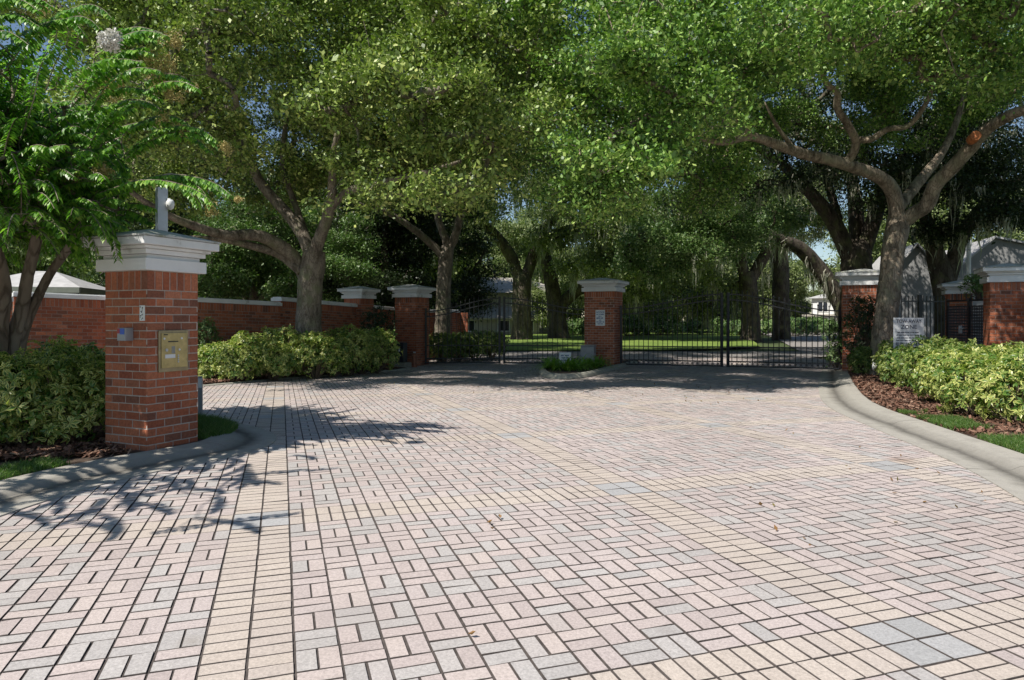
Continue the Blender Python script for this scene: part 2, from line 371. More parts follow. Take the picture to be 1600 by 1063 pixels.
KERB = [(0,-.05),(0,.010),(.20,.008),(.33,.007),(.38,.012),(.42,.032),(.46,.05),(.52,.06),(.60,.066),(.74,.072),(.765,.065),(.77,-.05)]
ROLL = [(0,-.05),(0,.03),(.03,.09),(.08,.13),(.14,.145),(.20,.13),(.24,.08),(.24,-.05)]
FLUSH = [(0,-.05),(0,.012),(.02,.03),(.18,.035),(.2,.02),(.2,-.05)]
def pathpx(pts, sub=8, it=3, ds=.22):
    c = catmull([G(*p) for p in pts], sub)
    seg = np.concatenate([[0], np.cumsum(np.linalg.norm(np.diff(c, axis=0), axis=1))]); n = max(8, int(seg[-1]/ds)); u = np.linspace(0, seg[-1], n)
    c = np.stack([np.interp(u, seg, c[:,0]), np.interp(u, seg, c[:,1])], 1)
    for _ in range(it*2): c[1:-1] = c[1:-1]*.5 + (c[:-2]+c[2:])*.25
    return [np.array(q) for q in c]
left_path = pathpx([(-420,960),(-200,878),(0,808),(80,780),(160,757),(240,738),(309,725),(384,711),(425,698),(438,686),(428,676),(395,667),(345,657),(280,648),(150,640),(-100,636),(-400,636)])
right_path = pathpx([(1292,566),(1284,580),(1279,600),(1283,624),(1305,643),(1350,663),(1412,690),(1475,716),(1537,747),(1600,786),(1700,850),(1850,960),(2100,1180)])
back_path = pathpx([(-250,650),(0,628),(200,612),(320,604),(450,592),(560,584),(612,580),(640,577)])
isl_front = pathpx([(868,571),(846,578),(842,584),(852,590.5),(880,593.5),(920,590),(955,580),(985,572.5),(997,568)])
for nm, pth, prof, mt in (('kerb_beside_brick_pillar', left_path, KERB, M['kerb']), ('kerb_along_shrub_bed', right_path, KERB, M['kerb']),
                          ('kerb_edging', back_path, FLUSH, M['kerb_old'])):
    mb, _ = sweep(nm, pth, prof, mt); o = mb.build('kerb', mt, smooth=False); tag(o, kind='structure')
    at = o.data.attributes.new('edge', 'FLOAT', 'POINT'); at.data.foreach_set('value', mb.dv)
# centre island kerb: closed loop
loop = [p for p in isl_front] + [np.array(q) for q in ((5.0,27.4),(4.2,28.3),(3.0,28.4),(2.0,27.6),(1.5,26.6))] ; loop.append(loop[0])
mb, _ = sweep('kerb', loop, ROLL, M['kerb_old'])
tag(mb.build('kerb', M['kerb_old'], smooth=False), kind='structure')
def flat_poly(name, pts, dz, mat):
    from mathutils.geometry import tessellate_polygon
    vs = [Vector((p[0], p[1], 0)) for p in pts]; tris = tessellate_polygon([vs])
    mb = MB(); mb.add([(p.x, p.y, zg(p.y)+dz) for p in vs], [tuple(t) for t in tris]); o = mb.build(name, mat)
    bm_fix(o); return tag(o, kind='structure')
def bm_fix(o):
    import bmesh
    b = bmesh.new(); b.from_mesh(o.data); bmesh.ops.recalc_face_normals(b, faces=b.faces)
    if sum(f.normal.z for f in b.faces) < 0: bmesh.ops.reverse_faces(b, faces=b.faces)
    b.to_mesh(o.data); b.free()
isl_in = offset_path(loop[:-1], .18)
flat_poly('soil_ground', isl_in, .10, M['soil'])
left_in = offset_path(left_path, .70)
flat_poly('soil_ground', [p for p in left_in if p[0] > -14.5] , .055, M['soil'])
def strips(name, path, offs, dz, mat, amp=.02):
    mb = MB(); vs = []; fs = []; k = len(path)
    for d in offs:
        for p in offset_path(path, d): vs.append((p[0], p[1], zg(p[1]) + dz + (random.uniform(-amp, amp) if d > offs[0] else 0)))
    for r in range(len(offs)-1):
        for i in range(k-1): fs.append((r*k+i, r*k+i+1, (r+1)*k+i+1, (r+1)*k+i))
    mb.add(vs, fs); return tag(mb.build(name, mat, smooth=True), kind='structure')
strips('soil_ground', right_path, [.70,.88,1.05,1.3,1.7,2.2,3,4,6,9], .06, M['soil'])
strips('soil_ground', back_path, [.15,.35,.6,1,1.5,2.2,3,4.5,8], .05, M['soil'])

# ------------------------------------------------------------------ pavers: basket weave with buff bands
def inpoly(x, y, poly):
    px = np.array([p[0] for p in poly]); py = np.array([p[1] for p in poly]); qx = np.roll(px, -1); qy = np.roll(py, -1)
    c = np.zeros(len(x), bool)
    for a, b, c2, d in zip(px, py, qx, qy):
        if b == d: continue
        t = ((b > y) != (d > y)) & (x < (c2-a)*(y-b)/(d-b)+a); c ^= t
    return c
def pavers():
    m = .1955; th = math.atan2(360, F); da = np.array((-math.sin(th), math.cos(th))); db = np.array((math.cos(th), math.sin(th)))
    s1 = np.array(G(408, 812)); o = s1 - (da+db)*m     # corner of the grey crossing
    rec = {0: [], 1: [], 2: []}
    for i in range(-150, 160):
        for j in range(-150, 190):
            c = o + db*(i+.5)*m + da*(j+.5)*m
            if not (-16.8 < c[0] < 13.3 and -3.6 < c[1] < 31.3): continue
            ib = i % 15 < 2; jb = j % 15 < 2
            if ib and jb: rec[2].append((i, j, 1, 1, 0, 0))
            elif ib: rec[1] += [(i, j, 1, .5, 0, 0), (i, j, 1, .5, 0, .5)]
            elif jb: rec[1] += [(i, j, .5, 1, 0, 0), (i, j, .5, 1, .5, 0)]
            elif (i % 15 + j % 15) % 2: rec[0] += [(i, j, 1, .5, 0, 0), (i, j, 1, .5, 0, .5)]
            else: rec[0] += [(i, j, .5, 1, 0, 0), (i, j, .5, 1, .5, 0)]
    ex = [offset_path(left_path, .22) , offset_path(right_path, .22) + [np.array((16, -6)), np.array((16, 26))],
          [np.array(p) for p in offset_path(back_path, .12)] + [np.array((-4.4, 30)), np.array((-30, 30)), np.array((-30, 14))], isl_in]
    V = []; mi = []
    for k, rows in rec.items():
        a = np.array(rows, float); n = len(a)
        u0 = a[:,0]+a[:,4]; v0 = a[:,1]+a[:,5]; u1 = u0+a[:,2]; v1 = v0+a[:,3]
        uc = (u0+u1)/2; vc = (v0+v1)/2
        cx = o[0]+(db[0]*uc+da[0]*vc)*m; cy = o[1]+(db[1]*uc+da[1]*vc)*m
        keep = np.ones(n, bool)
        for p in ex: keep &= ~inpoly(cx, cy, p)
        u0,v0,u1,v1 = (q[keep]*m for q in (u0,v0,u1,v1)); n = keep.sum()
        ga, gb = .0046, .0041                    # half joints: wider along the long lines
        jit = rng.normal(0, .0011, (n,4)); u0 = u0+ga+jit[:,0]; u1 = u1-ga+jit[:,1]; v0 = v0+gb+jit[:,2]; v1 = v1-gb+jit[:,3]
        ch = .0022; z = rng.normal(0, .0006, n); tx = rng.normal(0, .0006, n); ty = rng.normal(0, .0005, n)
        def pt(u, v, dz, su, sv):
            x = o[0]+db[0]*u+da[0]*v; y = o[1]+db[1]*u+da[1]*v
            yy = y; base = np.where(yy < 27, -.016*np.sqrt((yy-7)**2+9)+.048, (-.016*math.sqrt(409)+.048)+(yy-27)*.017)
            return np.stack([x, y, base+dz+z+tx*su+ty*sv], 1)
        top = [pt(u0+ch, v0+ch, 0, -1, -1), pt(u1-ch, v0+ch, 0, 1, -1), pt(u1-ch, v1-ch, 0, 1, 1), pt(u0+ch, v1-ch, 0, -1, 1)]
        low = [pt(u0, v0, -.003, -1, -1), pt(u1, v0, -.003, 1, -1), pt(u1, v1, -.003, 1, 1), pt(u0, v1, -.003, -1, 1)]
        bot = [p - np.array((0,0,.012)) for p in low]
        V.append(np.stack(top+low+bot, 1).reshape(-1, 3)); mi.append((n, k))
    V = np.concatenate(V); n = len(V)//12; b = (np.arange(n)*12)[:,None,None]
    q = np.array([(0,1,2,3)] + [(4+i, 4+(i+1) % 4, (i+1) % 4, i) for i in range(4)] + [(8+i, 8+(i+1) % 4, 4+(i+1) % 4, 4+i) for i in range(4)])
    fa = (b + q[None]).reshape(-1, 4)
    ob = idx_mesh('pavement', V, fa, [M['paver_pink'], M['paver_buff'], M['paver_grey'], M['sand']])
    ob.data.polygons.foreach_set('material_index', np.concatenate([np.tile(np.array([k]+[3]*8), c) for c, k in mi]).astype(np.int32))
    return tag(ob, kind='structure')
pavers()

# ------------------------------------------------------------------ bricks
def brick_face(mb, o, ux, nrm, length, height, course=.089, bl=.215, soldier=.21, slope=0.0, proud=.005, depth=.02):
    o = Vector(o); uz = Vector((0,0,1)); j = .012
    def brk(u0, u1, v0, v1):
        e = lambda: random.uniform(-.0012, .0012)
        p = proud + random.uniform(-.0012, .0018)
        base = [o+ux*u+uz*(v+slope*u) for u, v in ((u0+e(),v0+e()),(u1+e(),v0+e()),(u1+e(),v1+e()),(u0+e(),v1+e()))]
        vs = [q - nrm*depth for q in base] + [q + nrm*(p-.002) for q in base]
        cc = sum(base, Vector())/4
        vs += [q + (cc-q).normalized()*.004 + nrm*p for q in base]
        mb.add(vs, [(0,1,5,4),(1,2,6,5),(2,3,7,6),(3,0,4,7),(4,5,9,8),(5,6,10,9),(6,7,11,10),(7,4,8,11),(8,9,10,11)])
    top = height - (soldier if soldier else 0); n = max(1, round(top/course)); ch = top/n
    for r in range(n):
        off = 0 if r % 2 else bl/2; u = -off
        while u < length - .02:
            a = max(0, u); b = min(length, u+bl)
            if b - a > .03: brk(a + (j/2 if a > 0 else 0), b - (j/2 if b < length else 0), r*ch + j/2, (r+1)*ch - j/2)
            u += bl
    if soldier:
        k = max(1, round(length/.088)); sw = length/k
        for i in range(k): brk(i*sw+(j/2 if i else 0), (i+1)*sw-(j/2 if i < k-1 else 0), top+j/2, height-j/2)
def pillar(label, corner, s, z0, zb, zt, course=.089, group=None, flat=False, mortar='mortar', name='brick_pillar', over=1.0):
    C = Vector((corner[0], corner[1], 0)); c = C + (LY - LX)*s/2
    t = thing(name, label, 'pillar', (c.x, c.y, z0), -A24, group)
    h = s/2; H = zb - z0; mb = MB(); mb.box(-h, h, -h, h, -.1, H)
    sh = mb.build('mortar_core', M[mortar], t)
    bk = MB()
    for k in range(4):
        a = k*math.pi/2; ux = Vector((math.cos(a), math.sin(a), 0)); n = Vector((math.sin(a), -math.cos(a), 0))
        brick_face(bk, n*h - ux*h, ux, n, s, H, course)
    bk.build('brick_shaft', M['brick'], t)
    k = (zt - zb); cp = MB(); o1 = .075*over; 
    for (za, zb2, ov) in ((0, .34, o1), (.34, .46, o1*.25), (.46, .60, o1*.9), (.60, .69, o1*1.5), (.69, .92, o1*2.4)):
        cp.box(-h-ov, h+ov, -h-ov, h+ov, H+k*za + (.002 if za else 0), H+k*zb2)
    cpo = cp.build('cap', M['cap'], t, bevel=.006)
    rf = MB(); q = h + o1*2.4 + .012; z = H + k*.92 + .003; r2 = q*.12
    vs = [(-q,-q,z),(q,-q,z),(q,q,z),(-q,q,z),(-q,-q,z+.018),(q,-q,z+.018),(q,q,z+.018),(-q,q,z+.018),(-r2,-r2,z+.02+k*.30),(r2,-r2,z+.02+k*.30),(r2,r2,z+.02+k*.30),(-r2,r2,z+.02+k*.30)]
    rf.add(vs, [(3,2,1,0)] + [(i,(i+1)%4,4+(i+1)%4,4+i) for i in range(4)] + [(4+i,4+(i+1)%4,8+(i+1)%4,8+i) for i in range(4)] + [(8,9,10,11)])
    rf.build('cap_roof', M['caproof'], cpo)
    return t
big = pillar('large red brick pillar with white cap and brass call panel, tallest of all the pillars', G(230, 712.5), .655, 0.02, 1.98, 2.36, over=.92)
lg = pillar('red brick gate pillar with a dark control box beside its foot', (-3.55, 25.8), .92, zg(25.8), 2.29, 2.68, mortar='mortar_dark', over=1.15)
cg = pillar('central brick gate pillar with a white notice, standing in the planted island', (3.61, 24.6), 1.10, zg(24.6)+.1, 2.46, 2.86, over=1.15)
rg = pillar('brick gate pillar behind the leaning oak trunk and dark shrub', (11.28, 21.2), 1.10, zg(21.4), 2.52, 2.93, over=1.15)
pier_c = Vector((XP(561, 25.5), 25.5, 0)) - (LY-LX)*.375
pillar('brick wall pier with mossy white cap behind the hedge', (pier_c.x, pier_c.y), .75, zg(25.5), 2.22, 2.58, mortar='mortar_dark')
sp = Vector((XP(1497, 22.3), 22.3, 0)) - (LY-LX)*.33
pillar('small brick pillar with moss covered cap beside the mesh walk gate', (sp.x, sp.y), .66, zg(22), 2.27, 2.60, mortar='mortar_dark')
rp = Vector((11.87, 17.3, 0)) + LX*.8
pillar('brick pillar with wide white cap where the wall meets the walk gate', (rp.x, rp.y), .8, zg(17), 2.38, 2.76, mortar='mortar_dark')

def wall(label, a, b, za, zb_, thick=.3, pier=None):
    """a,b ground points of the camera-side face; za,zb_ coping tops"""
    a = Vector((*a, 0)); b = Vector((*b, 0)); d = b - a; L = d.length; ux = d.normalized(); n = Vector((ux.y, -ux.x, 0))
    t = thing('brick_wall', label, 'wall', (a.x, a.y, zg(a.y)))
    base = min(zg(a.y), zg(b.y)) - .1; Hc = .13
    sl_ = (zb_ - za)/L; H = za - Hc - base
    mb = MB(); p = [a, b, b - n*thick, a - n*thick]; tz = [za-Hc, zb_-Hc, zb_-Hc, za-Hc]
    bz = [base, base + (zb_-za), base + (zb_-za), base]
    mb.add([(q.x,q.y,z-.15) for q, z in zip(p, bz)] + [(q.x,q.y,z) for q, z in zip(p, tz)], [(0,3,2,1),(4,5,6,7),(0,1,5,4),(1,2,6,5),(2,3,7,6),(3,0,4,7)])
    mb.build('mortar_core', M['mortar_dark'], t, world=True)
    bk = MB(); brick_face(bk, (a.x, a.y, base), ux, n, L, H, slope=sl_)
    zb0 = base + (zb_-za)
    brick_face(bk, (b.x-n.x*thick, b.y-n.y*thick, zb0), -ux, -n, L, H, slope=-sl_)
    brick_face(bk, (b.x, b.y, zb0), -n, ux, thick, H); brick_face(bk, (a.x-n.x*thick, a.y-n.y*thick, base), n, -ux, thick, H)
    bk.build('brick_face', M['brick'], t, world=True)
    cp = MB(); o_ = .07; e = ux*.02
    q = [a + n*o_ - e, b + n*o_ + e, b - n*(thick+o_) + e, a - n*(thick+o_) - e]
    cp.add([(r.x,r.y,z+.003) for r, z in zip(q, tz)] + [(r.x,r.y,z+Hc*.75) for r, z in zip(q, tz)],
           [(0,3,2,1),(4,5,6,7),(0,1,5,4),(1,2,6,5),(2,3,7,6),(3,0,4,7)])
    m_ = .10
    q2 = [a + n*(o_-.05), b + n*(o_-.05), b - n*(thick+o_-.05), a - n*(thick+o_-.05)]
    cp.add([(r.x,r.y,z+Hc*.75+.002) for r, z in zip(q2, tz)] + [(r.x,r.y,z+Hc) for r, z in zip(q2, tz)], [(0,3,2,1),(4,5,6,7),(0,1,5,4),(1,2,6,5),(2,3,7,6),(3,0,4,7)])
    cp.build('coping', M['cap'], t, world=True)
    return t
def W(px, py, y): return (XP(px, y), y), CH + (HZ-py)/F*y
(a, za), (b, zb_) = W(22, 455, 16.6), W(176, 462, 17.9); wall('red brick garden wall with white coping behind the slender multi-stemmed tree', a, b, za, zb_)
(a, za), (b, zb_) = W(-190, 452, 14.6), W(19, 463, 16.2); wall('lower stepped length of brick wall behind the slim tree stems', a, b, za, zb_)
(a, za), (b, zb_) = W(180, 458, 17.6), W(438, 472, 21.5); wall('brick garden wall running from the large pillar towards the oak', a, b, za, zb_)
(a, za), (b, zb_) = W(438, 464, 21.7), W(615, 480, 27.2); wall('brick wall behind the hedge and oak, ending at the gate pillar', a, b, za, zb_)
wa = Vector((rp.x, rp.y, 0)) + LY*.2; wb = wa - LY*9
wall('brick wall running forward from the pillar beside the walk gate', (wa.x, wa.y), (wb.x, wb.y), 2.17, 2.25)
(a, za), (b, zb_) = W(664, 484, 29.0), W(716, 484, 31.0); wall('short brick wall above the shaded hedge, seen through the gate bars', a, b, za, zb_)
q = Vector((XP(724, 31.2), 31.2, 0)); t = thing('brick_post', 'plain brick post at the end of the short wall inside the gate', 'post', (q.x, q.y, zg(31)))
bk = MB(); mb = MB(); mb.box(-.2,.2,-.2,.2,-.1,1.98); mb.build('mortar_core', M['mortar_dark'], t)
for k in range(4):
    a_ = k*math.pi/2; ux = Vector((math.cos(a_), math.sin(a_), 0)); n_ = Vector((math.sin(a_), -math.cos(a_), 0)); brick_face(bk, n_*.2-ux*.2, ux, n_, .4, 1.98, soldier=0)
bk.build('brick_shaft', M['brick'], t)

# ------------------------------------------------------------------ fixtures on the large pillar
bc = Vector(big.location); hb = .655/2
RF = Matrix.Translation(bc + LX*(hb+.006)) @ Matrix(((LY.x, LX.x, 0, 0), (LY.y, LX.y, 0, 0), (0, 0, 1, 0), (0, 0, 0, 1)))   # right face: x along LY, y outward
LFm = Matrix.Translation(bc - LY*(hb+.006)) @ Matrix(((LX.x, -LY.x, 0, 0), (LX.y, -LY.y, 0, 0), (0, 0, 1, 0), (0, 0, 0, 1)))  # left (front) face: x along LX, y outward
def disc(mb, c, r, d, mtx, n=12, mi=0):
    vs = [mtx @ Vector((c[0]+r*math.cos(2*math.pi*i/n), y, c[2]+r*math.sin(2*math.pi*i/n))) for y in (c[1], c[1]+d) for i in range(n)]
    mb.add(vs, [tuple(range(n)), tuple(range(2*n-1, n-1, -1))] + [(i, n+i, n+(i+1)%n, (i+1)%n) for i in range(n)], mi)
zp = 1.45 - .015
cpn = thing('call_panel', 'brass visitor call panel set into the face of the large brick pillar', 'intercom', bc + LX*(hb+.02) + Vector((0,0,1.1)))
mb = MB(); x0, x1, z0_, z1_ = -.205, .175, .86, 1.315
mb.box(x0, x1, 0, .022, z0_, z1_, mat=RF); mb.build('frame', M['brassdark'], cpn, world=True, bevel=.003)
mb = MB(); mb.box(x0+.025, x1-.025, .024, .034, z0_+.045, z1_-.03, mat=RF); pl = mb.build('plate', M['brass'], cpn, world=True, bevel=.002)
def sub(nm, mt, *boxes):
    q = MB()
    for bx in boxes: q.box(*bx, mat=RF)
    return q.build(nm, mt, pl, world=True)
pl.matrix_basis
def subp(nm, mt, boxes=(), discs=()):
    q = MB()
    for bx in boxes: q.box(*bx, mat=RF)
    for c, r in discs: disc(q, c, r, .006, RF)
    me_o = q.build(nm, mt, None); 
    off = cpn.matrix_basis.inverted(); me_o.data.transform(off); me_o.parent = pl; return me_o
subp('card_slot', M['black'], [(-.10, .03, .0345, .037, 1.185, 1.198)])
subp('name_label', M['black'], [(-.155, -.105, .0345, .037, 1.262, 1.274)])
subp('call_label', M['white'], [(-.14, -.01, .0345, .038, 1.01, 1.052)])
subp('speaker_grille', M['greybox'], [(-.055+i*.012, -.048+i*.012, .0345, .037, 1.06, 1.14) for i in range(4)])
for cx, cz, r in ((-.15,1.225,.012),(.075,1.225,.012),(.045,1.10,.012)): subp('screw', M['white'], (), [((cx,.0345,cz), r)])
for k in range(4): subp('button', M['galv'], (), [((.03,.0345,.965+k*.024), .009)])
subp('button', M['galv'], (), [((-.12,.0345,1.10), .017)])
ub = thing('junction_box', 'small grey junction box with blue and red stickers on the large pillar', 'utility box', bc - LY*(hb+.05) + LX*.1 + Vector((0,0,1.3)))
mb = MB(); mb.box(.0, .125, .0, .10, 1.205, 1.345, mat=LFm); mb.build('housing', M['greybox'], ub, world=True, bevel=.005)
mb = MB(); mb.box(.05, .115, .1025, .105, 1.275, 1.338, mat=LFm); mb.build('blue_sticker', M['blue'], ub, world=True)
mb = MB(); mb.box(.006, .045, .1025, .105, 1.285, 1.338, mat=LFm); mb.build('red_sticker', M['red'], ub, world=True)
st = thing('paper_sticker', 'tall pale sticker with dark speckles near the pillar edge above the junction box', 'sticker', bc - LY*(hb+.01) + LX*.25 + Vector((0,0,1.55)))
mb = MB(); mb.box(.225, .305, .003, .006, 1.42, 1.585, mat=LFm); mb.build('paper', M['white'], st, world=True)
mb = MB()
for k in range(16):
    u = random.uniform(.233,.285); v = random.uniform(1.43,1.56); mb.box(u, u+random.uniform(.005,.014), .0065, .0075, v, v+random.uniform(.006,.02), mat=LFm)
mb.build('print', M['ink'], st, world=True)
mp = G(313, 648); t = thing('marker_post', 'thin grey metal marker post standing behind the large pillar', 'post', (mp[0], mp[1], zg(mp[1])))
mb = MB(); mb.box(-.035,.035,-.012,.012,-.1,.60); mb.build('strip', M['greybox'], t, bevel=.004)
mb = MB(); mb.box(-.028,.028,-.016,-.0125,.42,.57); mb.build('reflector', M['signback'], t)
pp = Vector((XP(252.5, 8.9), 8.9, 0)); t = thing('camera_post', 'pale square post with a small white security camera rising behind the large pillar cap', 'post', (pp.x, pp.y, zg(8.9)))
mb = MB(); zt_ = CH + (500-293)/F*8.9
mb.box(-.06, .06, -.06, .06, 0, zt_, mat=Matrix.Rotation(R(40), 4, 'Z')); mb.build('post', M['galv'], t, bevel=.004)
mb = MB(); mb.lathe([(0,.05),(.03,.045),(.047,.02),(.05,-.02),(.04,-.06),(.02,-.08),(0,-.085)], 16, (.125,-.03,zt_-.2)); mb.tube([(.05,0,zt_-.15),(.125,-.03,zt_-.15)], .014, 8); mb.build('security_camera', M['white'], t, smooth=True)

# ------------------------------------------------------------------ gates
def gate_leaf(label, hinge, meet, ze, zpk, nb, base_dz=.07):
    a = Vector((*hinge, 0)); b = Vector((*meet, 0)); d = b-a; L = d.length; ux = d.normalized()
    t = thing('gate_leaf', label, 'gate', (a.x, a.y, zg(a.y)), 0, 'leaves of the two driveway gates')
    def top(u): s_ = u/L; s_ = s_*s_*(3-2*s_); return ze + (zpk-ze)*s_
    def bot(u): return zg((a+ux*u).y) + base_dz
    def pt(u, z): return (a.x+ux.x*u, a.y+ux.y*u, z)
    fr = MB(); K = 18
    fr.bar(pt(.03, bot(.03)), pt(.03, top(0)+.12), .07); fr.bar(pt(L-.04, bot(L)), pt(L-.04, top(L)+.06), .085)
    for k in range(K):
        u0, u1 = L*k/K, L*(k+1)/K
        for dz in (0, -.19): fr.bar(pt(u0, top(u0)+dz), pt(u1, top(u1)+dz), .038, .04)
    for dz, wd in ((.03,.045),(.19,.04)): fr.bar(pt(0, bot(0)+dz), pt(L, bot(L)+dz), wd)
    fr.bar(pt(0, bot(0)+.68), pt(L, bot(L)+.68), .036)
    fr.build('frame', M['iron'], t, world=True)
    bk = MB()
    for k in range(1, nb):
        u = L*k/nb; z1 = top(u)+.11
        bk.bar(pt(u, bot(u)+.03), pt(u, z1), .021)
        p = Vector(pt(u, z1)); r = .02
        bk.add([p+Vector((-r,-r,0)), p+Vector((r,-r,0)), p+Vector((r,r,0)), p+Vector((-r,r,0)), p+Vector((0,0,.07))], [(3,2,1,0),(0,1,4),(1,2,4),(2,3,4),(3,0,4)])
    bk.build('pickets', M['iron'], t, world=True)
    rg_ = MB()
    for k in range(nb):
        u = L*(k+.5)/nb; r = min(.06, L/nb*.40); c = Vector(pt(u, bot(u)+.11))
        ring = [c + ux*r*math.cos(x) + Vector((0,0,r*math.sin(x))) for x in np.linspace(0, 2*math.pi, 13)]
        rg_.tube(ring, .008, 5, cap=False)
    rg_.build('ring_band', M['iron'], t, world=True)
    return t
lh = Vector((-3.18, 26.62, 0)) - LY*.35 + LX*.05; ch_ = Vector((2.6, 25.05, 0)) + LY*.6 - LX*.05
mid = Vector((XP(783, 26.3), 26.3, 0)); g1 = .02
zl = lambda py, y: CH + (HZ-py)/F*y
gate_leaf('black iron gate leaf hinged on the pillar with the control box', (lh.x, lh.y), (mid.x-g1, mid.y), zl(487, lh.y), zl(466, 26.3), 17)
gate_leaf('black iron gate leaf hinged on the notice pillar, behind the grey operator box', (ch_.x, ch_.y), (mid.x+g1+.06, mid.y), zl(484, ch_.y), zl(466, 26.3), 17)
ch2 = Vector((3.61, 24.6, 0)) + LY*.6 + LX*.05; rh = Vector((10.28, 21.65, 0)) + LY*.45 - LX*.05; mid2 = Vector((XP(1131, 23.7), 23.7, 0))
gate_leaf('black iron gate leaf hinged on the notice pillar, away from the operator box', (ch2.x, ch2.y), (mid2.x-g1, mid2.y+.04), zl(483, ch2.y), zl(460, 23.7), 21)
gate_leaf('black iron gate leaf hinged on the pillar behind the leaning oak trunk', (rh.x, rh.y), (mid2.x+g1+.08, mid2.y), zl(486, rh.y), zl(460, 23.7), 21)
# picket fence + walk gate
fa_, fb_ = Vector((11.9, 21.3, 0)), Vector((XP(1476, 21.6), 21.6, 0))
t = thing('picket_fence', 'black iron picket fence between the gate pillar and small mossy pillar', 'fence', (fa_.x, fa_.y, zg(21)))
d = fb_-fa_; L = d.length; ux = d.normalized(); mb = MB(); zt_ = zl(471, 21.4)
for z in (zt_, zt_-1.75): mb.bar((fa_.x, fa_.y, z), (fb_.x, fb_.y, z), .04)
n = 12
for k in range(n+1):
    p = fa_+ux*L*k/n; mb.bar((p.x,p.y,zg(21)+.05), (p.x,p.y,zt_+.17), .022)
mb.build('rails', M['iron'], t, world=True)
mb = MB(); p = fa_ + ux*L*.42; mb.bar((p.x,p.y,zg(21)-.05), (p.x,p.y,zt_+.2), .10); mb.build('post', M['iron'], t, world=True)
ga, gb = Vector((XP(1481, 19.6), 19.6, 0)), Vector((XP(1549, 17.9), 17.9, 0))
t = thing('walk_gate', 'black pedestrian gate with dark mesh screen and round handle', 'gate', (ga.x, ga.y, zg(19)))
d = gb-ga; L = d.length; ux = d.normalized(); nn = Vector((ux.y,-ux.x,0)); zt_ = zl(470, 19.0)
mb = MB()
for u in (0, L*.52, L):
    p = ga+ux*u; mb.bar((p.x,p.y,zg(19)+.05), (p.x,p.y,zt_+.06), .08 if 0 < u < L else .06)
for z in (zg(19)+.12, zt_): mb.bar((ga.x,ga.y,z), (gb.x,gb.y,z), .05)
for k in range(1, 9):
    p = ga+ux*L*k/9; mb.bar((p.x,p.y,zt_), (p.x,p.y,zt_+.2), .022)
mb.build('frame', M['iron'], t, world=True)
mb = MB(); a2 = ga+ux*.04; b2 = gb-ux*.04
for k in range(26):
    p = a2+(b2-a2)*k/25; mb.bar((p.x,p.y,zg(19)+.14), (p.x,p.y,zt_-.14), .030, .006)
for k in range(24):
    z = zg(19)+.16 + k*(zt_-.32-zg(19))/23; mb.bar((a2.x,a2.y,z), (b2.x,b2.y,z), .006, .036)
mb.build('mesh_screen', M['screen'], t, world=True)
p = ga+ux*L*.36+nn*.05; mb = MB(); mb.lathe([(0,-.05),(.035,-.03),(.045,0),(.035,.03),(0,.05)], 14, (p.x,p.y,zl(513,19.0))); mb.box(p.x-.03,p.x+.03,p.y-.01,p.y+.05,zl(513,19)-.14,zl(513,19)+.07)
mb.build('handle', M['galv'], t, world=True)

# ------------------------------------------------------------------ signs, boxes
def text_mesh(body, size, bold=0.0):
    cu = bpy.data.curves.new('lettering', 'FONT'); cu.body = body; cu.size = size; cu.align_x = 'CENTER'; cu.align_y = 'CENTER'; cu.extrude = .0015; cu.offset = bold; cu.resolution_u = 3
    o = bpy.data.objects.new('lettering', cu); COL.objects.link(o); bpy.context.view_layer.update()
    me = bpy.data.meshes.new_from_object(o.evaluated_get(bpy.context.evaluated_depsgraph_get())); bpy.data.objects.remove(o); return me
def dashes(mb, width, z, h, y):
    u = -width/2
    while u < width/2 - .02:
        l = min(random.uniform(.3, 1.0)*h*3.2, width/2-u); x = u
        while x < u+l-h*.2:
            lw = h*random.uniform(.35,.6); mb.box(x, min(x+lw, u+l), y-.002, y, z-h/2*random.choice((.6,1,1)), z+h/2); x += lw + h*.18
        u += l + h*.6
def sign(name, label, cat, loc, rz, wd, ht, plate, post_to=None):
    t = thing(name, label, cat, loc, rz)
    mb = MB(); mb.box(-wd/2, wd/2, 0, .006, -ht/2, ht/2); mb.build('plate', plate, t, bevel=.002)
    if post_to is not None:
        q = MB(); q.box(-.03, .03, .009, .035, post_to - loc[2], ht/2-.03); q.build('post', M['galv'], t)
    return t
def lettering(t, body, x, z, size, ink, bold=.0, sx=1.0):
    me = text_mesh(body, size, bold); me.transform(Matrix.Translation((x, -.003, z)) @ Matrix.Rotation(R(90), 4, 'X') @ Matrix.Diagonal((sx,1,1,1)))
    o = link_mesh('lettering', me, ink, t); return o
ty = 16.4; tw = sign('tow_sign', 'white metal tow-away zone sign standing in the shrubs before the oak trunk', 'sign', (XP(1420, ty), ty, zl(521, ty)), R(-8), .68, .73, M['alum'], zg(16))
lettering(tw, 'TOW-AWAY', 0, .28, .12, M['ink'], .001, .80); lettering(tw, 'ZONE', 0, .145, .13, M['ink'], .001)
mb = MB()
for z, wd in ((.02,.5),(-.045,.56),(-.11,.52),(-.17,.56)): dashes(mb, wd, z, .026, -.001)
for z in (-.235, -.275): dashes(mb, .58, z, .032, -.001)
mb.build('small_lettering', M['ink'], tw)
cc = Vector(cg.location); fN = -LY; sp_ = cc - LY*(.55+.008) + Vector((0,0,0)); 
nx = XP(937.5, 24.85); ppos = cc - LY*(.55+.02); k = (nx-ppos.x)/LX.x; ppos = ppos + LX*k
ns = sign('notice_sign', 'small white notice with blue print on the central brick pillar', 'sign', (ppos.x, ppos.y, zl(497, ppos.y)), -A24, .35, .56, M['signback'])
lettering(ns, 'NOTICE', 0, .20, .085, M['ink_blue'], .001)
mb = MB()
